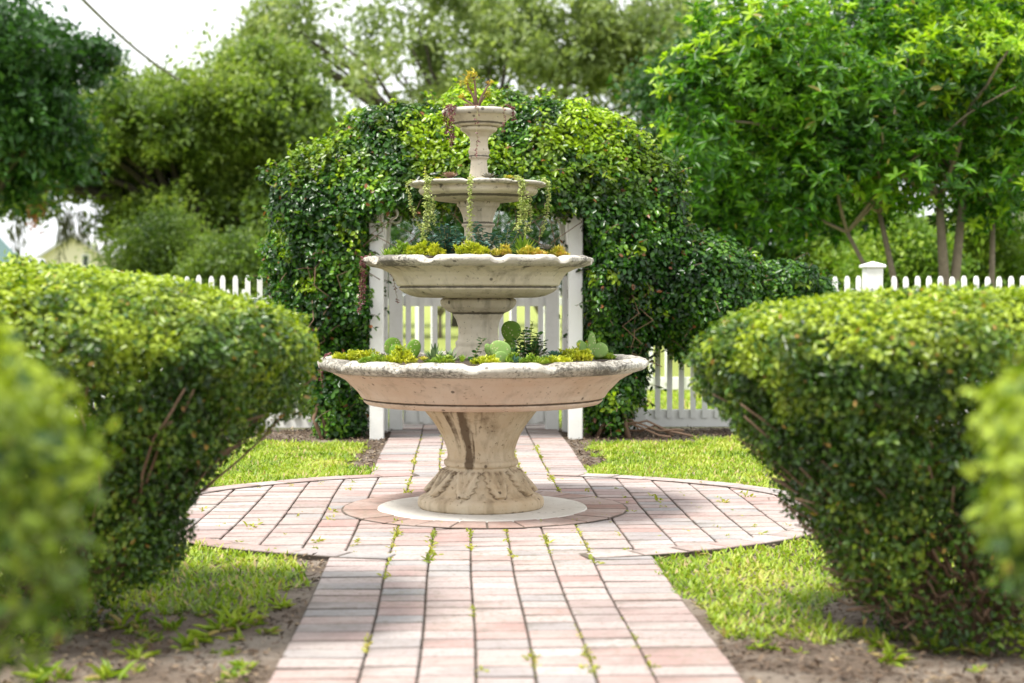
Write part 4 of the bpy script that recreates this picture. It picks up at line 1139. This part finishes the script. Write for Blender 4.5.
def tree(name, label, Y, blobs, nclump, per, sig, L, mat, trunk, cat='tree', flat=.6, dens=None, moss=None, aspect=.5, group='trees beyond the fence', bark='bark_dark'):
    """blobs: (px, py, half width px, half height px, depth metres)"""
    base = Vector((wx(trunk[0], Y), Y, 0)); root = empty(name, base, label, cat, group)
    s = Y / 1600; b0 = np.array(base)
    cs = [at(b[0], b[1], Y + (b[5] if len(b) > 5 else 0)) for b in blobs]; rs = [(b[2] * s, b[4], b[3] * s) for b in blobs]
    if cat == 'tree':      # smaller sprays round every main mass, so the outline breaks up
        ex = []
        for c, r in zip(cs, rs):
            for q in range(7):
                a = random.uniform(0, 2 * math.pi); f = random.uniform(.85, 1.12)
                ex.append((c + np.array([math.cos(a) * r[0] * f, random.uniform(-.6, .6) * r[1], math.sin(a) * r[2] * f]), (r[0] * random.uniform(.18, .38), r[1] * .35, r[2] * random.uniform(.12, .28))))
        c2 = [e[0] for e in ex]; r2 = [e[1] for e in ex]
        A1 = crown(cs, rs, nclump, per, sig, L, flat, dens=dens); A2 = crown(c2, r2, int(nclump * .35), per, sig * .8, L, flat, dens=dens)
        P, T, Nn, l = [np.concatenate([u, v]) for u, v in zip(A1, A2)]
    else: P, T, Nn, l = crown(cs, rs, nclump, per, sig, L, flat, dens=dens)
    P[:, 2] = np.maximum(P[:, 2], .05)
    V, F, k = leaves(P, T, Nn, l, l * aspect, curl=.1, fold=.1, simple=True)
    link('crown', V - b0, F, mat, root)
    mb = MB()
    fork = Vector((trunk[3] * s * 1.0 if len(trunk) > 3 else 0, 0, trunk[2]))
    mb.tube([(0, 0, -.05), (fork.x * .3, 0, fork.z * .4), tuple(fork)], [trunk[1] * 1.25, trunk[1], trunk[1] * .85], 10)
    tips = []
    for c, r in zip(cs, rs):
        for j in range(4):
            tips.append((tuple(c - b0 + np.array([random.uniform(-.6, .6) * r[0], random.uniform(-.5, .5) * r[1], random.uniform(-.4, .5) * r[2]])), trunk[1] * random.uniform(.25, .55)))
    limbs(mb, fork, [(t, min(r_, .12)) for t, r_ in tips], trunk[1])
    mb.build('trunk', M[bark], root, True)
    if moss:
        for (px, py, n, ln) in moss:
            mp = []; mt = []
            for j in range(n):
                p = at(px + random.gauss(0, 9), py, Y); h = random.uniform(.5, 1) * ln * s
                for q in range(26):
                    t = random.random(); mp.append((p[0] + random.gauss(0, .05), p[1] + random.gauss(0, .05), p[2] - h * t)); mt.append((random.gauss(0, .2), random.gauss(0, .2), -1))
            mp = np.array(mp); V, F, k = leaves(mp, np.array(mt), np.tile([0, -1.0, .1], (len(mp), 1)) + rng.normal(0, .3, mp.shape), .30, .03, simple=True)
            tag(link('moss', V - b0, F, M['moss'], root), kind='stuff')
    return root
# live oak, left of centre
oak_ = tree('live_oak', 'wide mossy live oak with a dark trunk left of the arbor', 38,
     [(150, 140, 90, 62, 3.0), (235, 130, 85, 70, 3.0), (80, 150, 75, 50, 2.5), (205, 200, 85, 50, 2.5), (30, 175, 55, 36, 2.0), (270, 235, 40, 40, 2.2), (190, 235, 40, 38, 1.2), (95, 105, 60, 40, 2), (290, 130, 55, 60, 2.5), (260, 185, 60, 45, 2.4), (215, 220, 70, 45, 2.2), (40, 190, 60, 22, 1.6)],
     3000, 52, .36, .17, M['oak'], (192, .7, 2.6), moss=[(90, 205, 5, 55), (20, 205, 4, 60), (110, 215, 3, 45), (60, 210, 4, 50), (172, 205, 7, 60), (215, 215, 6, 60)],
     dens=lambda P: np.clip(.02 + 6.0 * (fbm(P, 1.1, 3) - .43), 0, 1))
M['rust'] = leafmat('rusty_dead_leaf', [(0, (.40, .14, .09)), (1, (.62, .30, .22))], rough=.7, trans=.2)
c_ = at(42, 200, 36.5) - np.array(oak_.location); n = 420
P = c_ + rng.normal(0, 1, (n, 3)) * [.09, .09, .26]; P[:, 0] += .10 * (P[:, 2] - c_[2])
V, F, k = leaves(P, rng.normal(0, 1, (n, 3)) + [0, 0, -1], rng.normal(0, .5, (n, 3)) + [0, -1, .3], .13, .05, simple=True)
tag(link('dead_leaves', V, F, M['rust'], oak_), 'salmon red clump of dead leaves hanging low')
# pale oak behind the arbor, sky showing through
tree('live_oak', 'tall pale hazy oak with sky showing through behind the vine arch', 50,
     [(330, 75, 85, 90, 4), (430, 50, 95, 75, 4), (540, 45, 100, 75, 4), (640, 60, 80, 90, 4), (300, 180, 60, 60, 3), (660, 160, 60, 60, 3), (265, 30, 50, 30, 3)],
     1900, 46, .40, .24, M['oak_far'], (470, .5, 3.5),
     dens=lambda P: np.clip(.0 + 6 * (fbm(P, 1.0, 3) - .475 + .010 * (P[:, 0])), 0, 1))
# dark tree at the top left
tree('dense_tree', 'dark green dense tree in the upper left corner', 30,
     [(20, 60, 62, 60, 2.2), (-30, 120, 70, 80, 2.2), (35, 120, 60, 50, 2.0), (10, 160, 50, 40, 2.0)], 900, 56, .20, .17, M['dark_tree'], (-25, .3, 2.0), dens=lambda P: np.clip(.1 + 4.0 * (fbm(P, 1.2, 3) - .36), 0, 1))
# bright broad leaved tree on the right
def rosette_tree(name, label, Y, blobs, ncl, L, mat, trunks, group='trees beyond the fence', holes=.40):
    base = Vector((wx(trunks[0][0], Y), Y, 0)); root = empty(name, base, label, 'tree', group); b0 = np.array(base); s = Y / 1600
    C = []; OUT = []
    for (px, py, hw, hh, dep, dy) in blobs:
        k = int(ncl * hw * hh * dep / 9000.); d = unit(rng.normal(0, 1, (k, 3))); rr = rng.random(k) ** .35
        c = at(px, py, Y + dy); C.append(c + d * rr[:, None] * np.array([hw * s, dep, hh * s])); OUT.append(d)
    C = np.concatenate(C); OUT = np.concatenate(OUT)
    q = fbm(C, 1.3, 5) > holes; C = C[q]; OUT = OUT[q]
    axis = unit(OUT * .6 + [0, -.15, .8] + rng.normal(0, .35, C.shape))
    per = 9
    P = np.repeat(C, per, 0); A = np.repeat(axis, per, 0); k = len(P)
    T = unit(rng.normal(0, 1, (k, 3))); T = unit(T - A * (T * A).sum(1)[:, None] * .8 + A * rng.uniform(-.1, .8, k)[:, None])
    Nn = unit(A - T * (A * T).sum(1)[:, None] + rng.normal(0, .2, (k, 3)))
    l = L * np.repeat(rng.uniform(.7, 1.15, len(C)), per) * rng.uniform(.75, 1.1, k)
    new = np.repeat(sm(rng.random(len(C)) * .5 + (fbm(C, 1.1, 50) - .5) * 1.2 + .1 * (C[:, 2] - 3), .42, .62), per) * (rng.random(k) < .85)
    V, F, kk = leaves(P, T, Nn, l, l * rng.uniform(.24, .38, k), curl=.25, fold=.12)
    link('crown', V - b0, F, mat, root, attrs={'new': np.repeat(new, kk)})
    mb = MB()
    for (px0, px1, py1, r) in trunks:
        p0 = Vector((wx(px0, Y) - base.x, 0, 0)); p1 = Vector((wx(px1, Y) - base.x, random.uniform(-.2, .2), wz(py1, Y)))
        mid = p0.lerp(p1, .55) + Vector((random.uniform(-.06, .06), 0, 0))
        mb.tube([p0, p0.lerp(mid, .5) + Vector((.02, 0, 0)), mid, p1], [r * 1.3, r, r * .85, r * .6], 9)
        tips = []
        for j in range(6):
            c = C[rng.integers(len(C))] - b0
            if (Vector(c) - p1).length < 2.6: tips.append((tuple(c), r * .42))
        limbs(mb, p1, tips, r)
    mb.build('trunk', M['bark'], root, True)
    return root
rosette_tree('broadleaf_tree', 'bright green broad leaved tree with several brown stems above the right fence', 17,
    [(760, 60, 95, 80, 1.2, 0), (700, 150, 45, 70, .9, -.2), (850, 90, 110, 95, 1.3, 0), (960, 60, 110, 90, 1.3, .2), (790, 175, 90, 60, 1.1, .1), (910, 165, 80, 45, 1.0, -.2), (1010, 160, 60, 60, 1.0, 0), (1040, 60, 80, 90, 1.2, 0), (730, 215, 50, 45, .9, .6), (800, 225, 60, 30, .9, .9), (860, 205, 60, 28, .8, .5), (700, 225, 45, 40, .8, .8), (985, 215, 45, 22, .8, .3), (690, 90, 40, 50, .9, 0)],
    950, .125, M['bright'], [(950, 942, 200, .07), (953, 968, 195, .065), (925, 885, 212, .045), (995, 1004, 205, .04), (930, 850, 232, .035)])
# darker backing trees to the right
tree('dense_tree', 'dark green tree behind the bright broad leaved tree', 25,
     [(760, 120, 110, 110, 1.8), (900, 70, 120, 110, 1.8), (1010, 80, 80, 120, 1.8), (740, 215, 75, 50, 1.6), (690, 215, 50, 55, 1.4)], 1500, 46, .26, .13, M['dark_tree'], (835, .2, 2.2))
M['lime_shrub'] = leafmat('lime_shrub_leaf', [(0, (.06, .13, .015)), (.5, (.15, .26, .03)), (1, (.34, .44, .06))], rough=.5, trans=.4, nscale=1.2, spread=.5)
shr = [(235, 262, 42, 34, 30, 'oak', 'rounded olive bush behind the left fence beside the arbor'),
       (165, 245, 50, 36, 34, 'oak', 'rounded olive bush at the foot of the mossy oak'),
       (860, 240, 45, 40, 24, 'lime_shrub', 'lime green bush behind the fence left of the brown stems'),
       (905, 250, 38, 40, 22, 'lime_shrub', 'lime green bush at the foot of the brown stems'),
       (985, 240, 40, 44, 27, 'lime_shrub', 'bright bush behind the fence near the right edge'),
       (800, 265, 45, 34, 28, 'dark_tree', 'dark rounded bush behind the fence right of the vine'),
       (720, 262, 50, 40, 30, 'dark_tree', 'dark wide bush hidden behind the right shoulder of the vine'),
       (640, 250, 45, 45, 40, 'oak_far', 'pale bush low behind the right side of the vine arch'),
       (540, 215, 55, 60, 36, 'dark_tree', 'olive bush seen through the arbor on the right of the fountain'),
       (440, 215, 60, 60, 37, 'dark_tree', 'dark bush seen through the arbor left of the fountain stem'),
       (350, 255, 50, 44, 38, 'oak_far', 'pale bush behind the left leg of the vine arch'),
       (-10, 285, 50, 20, 44, 'oak', 'low hedge like bush at the far left in front of the houses')]
for (px, py, hw, hh, Y, mt, lb) in shr:
    s = Y / 1600
    tree('bush', lb, Y, [(px, py, hw, hh, .9), (px - hw * .5, py + hh * .6, hw * .8, hh * .8, .9), (px + hw * .5, py + hh * .7, hw * .8, hh * .8, .9)],
         300, 46, .19, .10, M[mt], (px, .05, .5), cat='bush', group='bushes beyond the fence', bark='bark')

# ------------------------------------------------------------------ houses
M['cream'] = plain('cream_siding', (.68, .64, .50), .8, .06, 2, .05)
M['roof_grey'] = plain('grey_roof', (.66, .66, .66), .8, .15, 3, .1)
M['roof_teal'] = plain('teal_roof', (.10, .19, .18), .6, .15, 3, .1)
M['housewhite'] = plain('white_siding', (.74, .74, .72), .7, .05, 2, .05)
M['glass'] = plain('dark_window', (.04, .05, .05), .1, .1, 2, 0)
M['trim'] = plain('gable_trim', (.42, .42, .46), .7, .1, 2, .05)
def gable_house(name, label, c, wd, dp, eave, ridge, wall, roof, over=.35, win=None):
    root = empty(name, c, label, 'house')
    h = wd / 2
    vs = [(-h, 0, 0), (h, 0, 0), (h, 0, eave), (0, 0, ridge), (-h, 0, eave)]
    vs = vs + [(v[0], dp, v[2]) for v in vs]
    link('wall', vs, [(0, 1, 2, 3, 4), (9, 8, 7, 6, 5), (0, 5, 6, 1), (1, 6, 7, 2), (4, 9, 5, 0)], wall, root)
    mb = MB(); sl = (ridge - eave) / h; th = .12
    for s in (-1, 1):
        e = s * (h + over); ze = eave - sl * over
        q = [(0, -over, ridge + .02), (e, -over, ze + .02), (e, dp + over, ze + .02), (0, dp + over, ridge + .02)]
        q2 = [(a, b_, z + th) for a, b_, z in q]
        mb.add(q + q2, [(0, 1, 2, 3), (7, 6, 5, 4), (0, 4, 5, 1), (1, 5, 6, 2), (2, 6, 7, 3), (3, 7, 4, 0)])
    mb.build('roof', roof, root)
    mb = MB()
    for s in (-1, 1):
        e = s * (h + over); ze = eave - sl * over
        mb.tube([(0, -over - .02, ridge + .02), (e, -over - .02, ze + .02)], .09, 4)
    mb.build('gable_trim', M['trim'], root)
    for (x, z, ww, hh) in (win or []):
        mb = MB(); mb.box((x, -.02, z), (ww + .16, .06, hh + .16)); f = mb.build('window', M['housewhite'], root)
        mb = MB(); mb.box((x, -.055, z), (ww, .02, hh)); mb.build('pane', M['glass'], f)
    return root
Yh = 85; s = Yh / 1600
gable_house('house', 'small cream house with a grey gable roof above the left hedge', (wx(78, Yh), Yh, 0), 2.4 * 1.0 + .7, 7, wz(255, Yh), wz(236, Yh), M['cream'], M['roof_grey'], win=[(.62, wz(261, Yh), .28, .55)])
g2 = gable_house('house', 'low pale house wing with a white roof right of the cream gable', (wx(113, Yh + 2), Yh + 2, 0), 2.3, 6, wz(268, Yh), wz(263, Yh), M['housewhite'], M['housewhite'])
gable_house('house', 'house with a teal roof cut off by the left edge', (wx(-50, 70), 70, 0), 2.4, 7, wz(256, 70), wz(226, 70), M['cream'], M['roof_teal'])
gable_house('house', 'white house glimpsed through the stems near the right edge', (wx(1040, 32), 32, 0), 1.9, 5, wz(222, 32), wz(198, 32), M['housewhite'], M['roof_grey'], win=[(-.4, 1.7, .35, .6)])

# overhead wire
M['wire'] = plain('wire', (.16, .15, .14), .5, .1, 2, 0)
mb = MB(); pts = []
a_, b_ = at(70, -15, 20), at(182, 82, 30)
for t in np.linspace(-.5, 1, 14):
    p = a_ + (b_ - a_) * t; p[2] -= .10 * math.sin(max(t, 0) * math.pi); pts.append(tuple(p))
mb.tube(pts, .022, 6); o = mb.build('overhead_cable', M['wire'], smooth=True)
tag(o, 'dark overhead cable slanting down into the oak at the upper left', 'cable')

# fallen leaves lying on the pavers
M['dry'] = leafmat('dry_leaf', [(0, (.28, .16, .06)), (1, (.5, .36, .14))], rough=.7, trans=.1)
for px, Y, lb in ((702, 6.02, 'curled dry brown leaf on the right edge of the brick circle'), (462, 11.0, 'dark fallen leaf on the pavers behind the fountain pedestal')):
    P = np.zeros((5, 3)) + rng.normal(0, .012, (5, 3)) * [1, 1, 0]; T = rng.normal(0, 1, (5, 3)) * [1, 1, .4] + [0, 0, .2]
    V, F, _ = leaves(P, T, np.tile([0, 0, 1.0], (5, 1)), .05, .022, curl=-.3)
    V[:, 2] = np.maximum(V[:, 2], 0); o = link('fallen_leaf', V, F, M['dry']); o.location = (wx(px, Y), Y, .020); tag(o, lb, 'leaf')
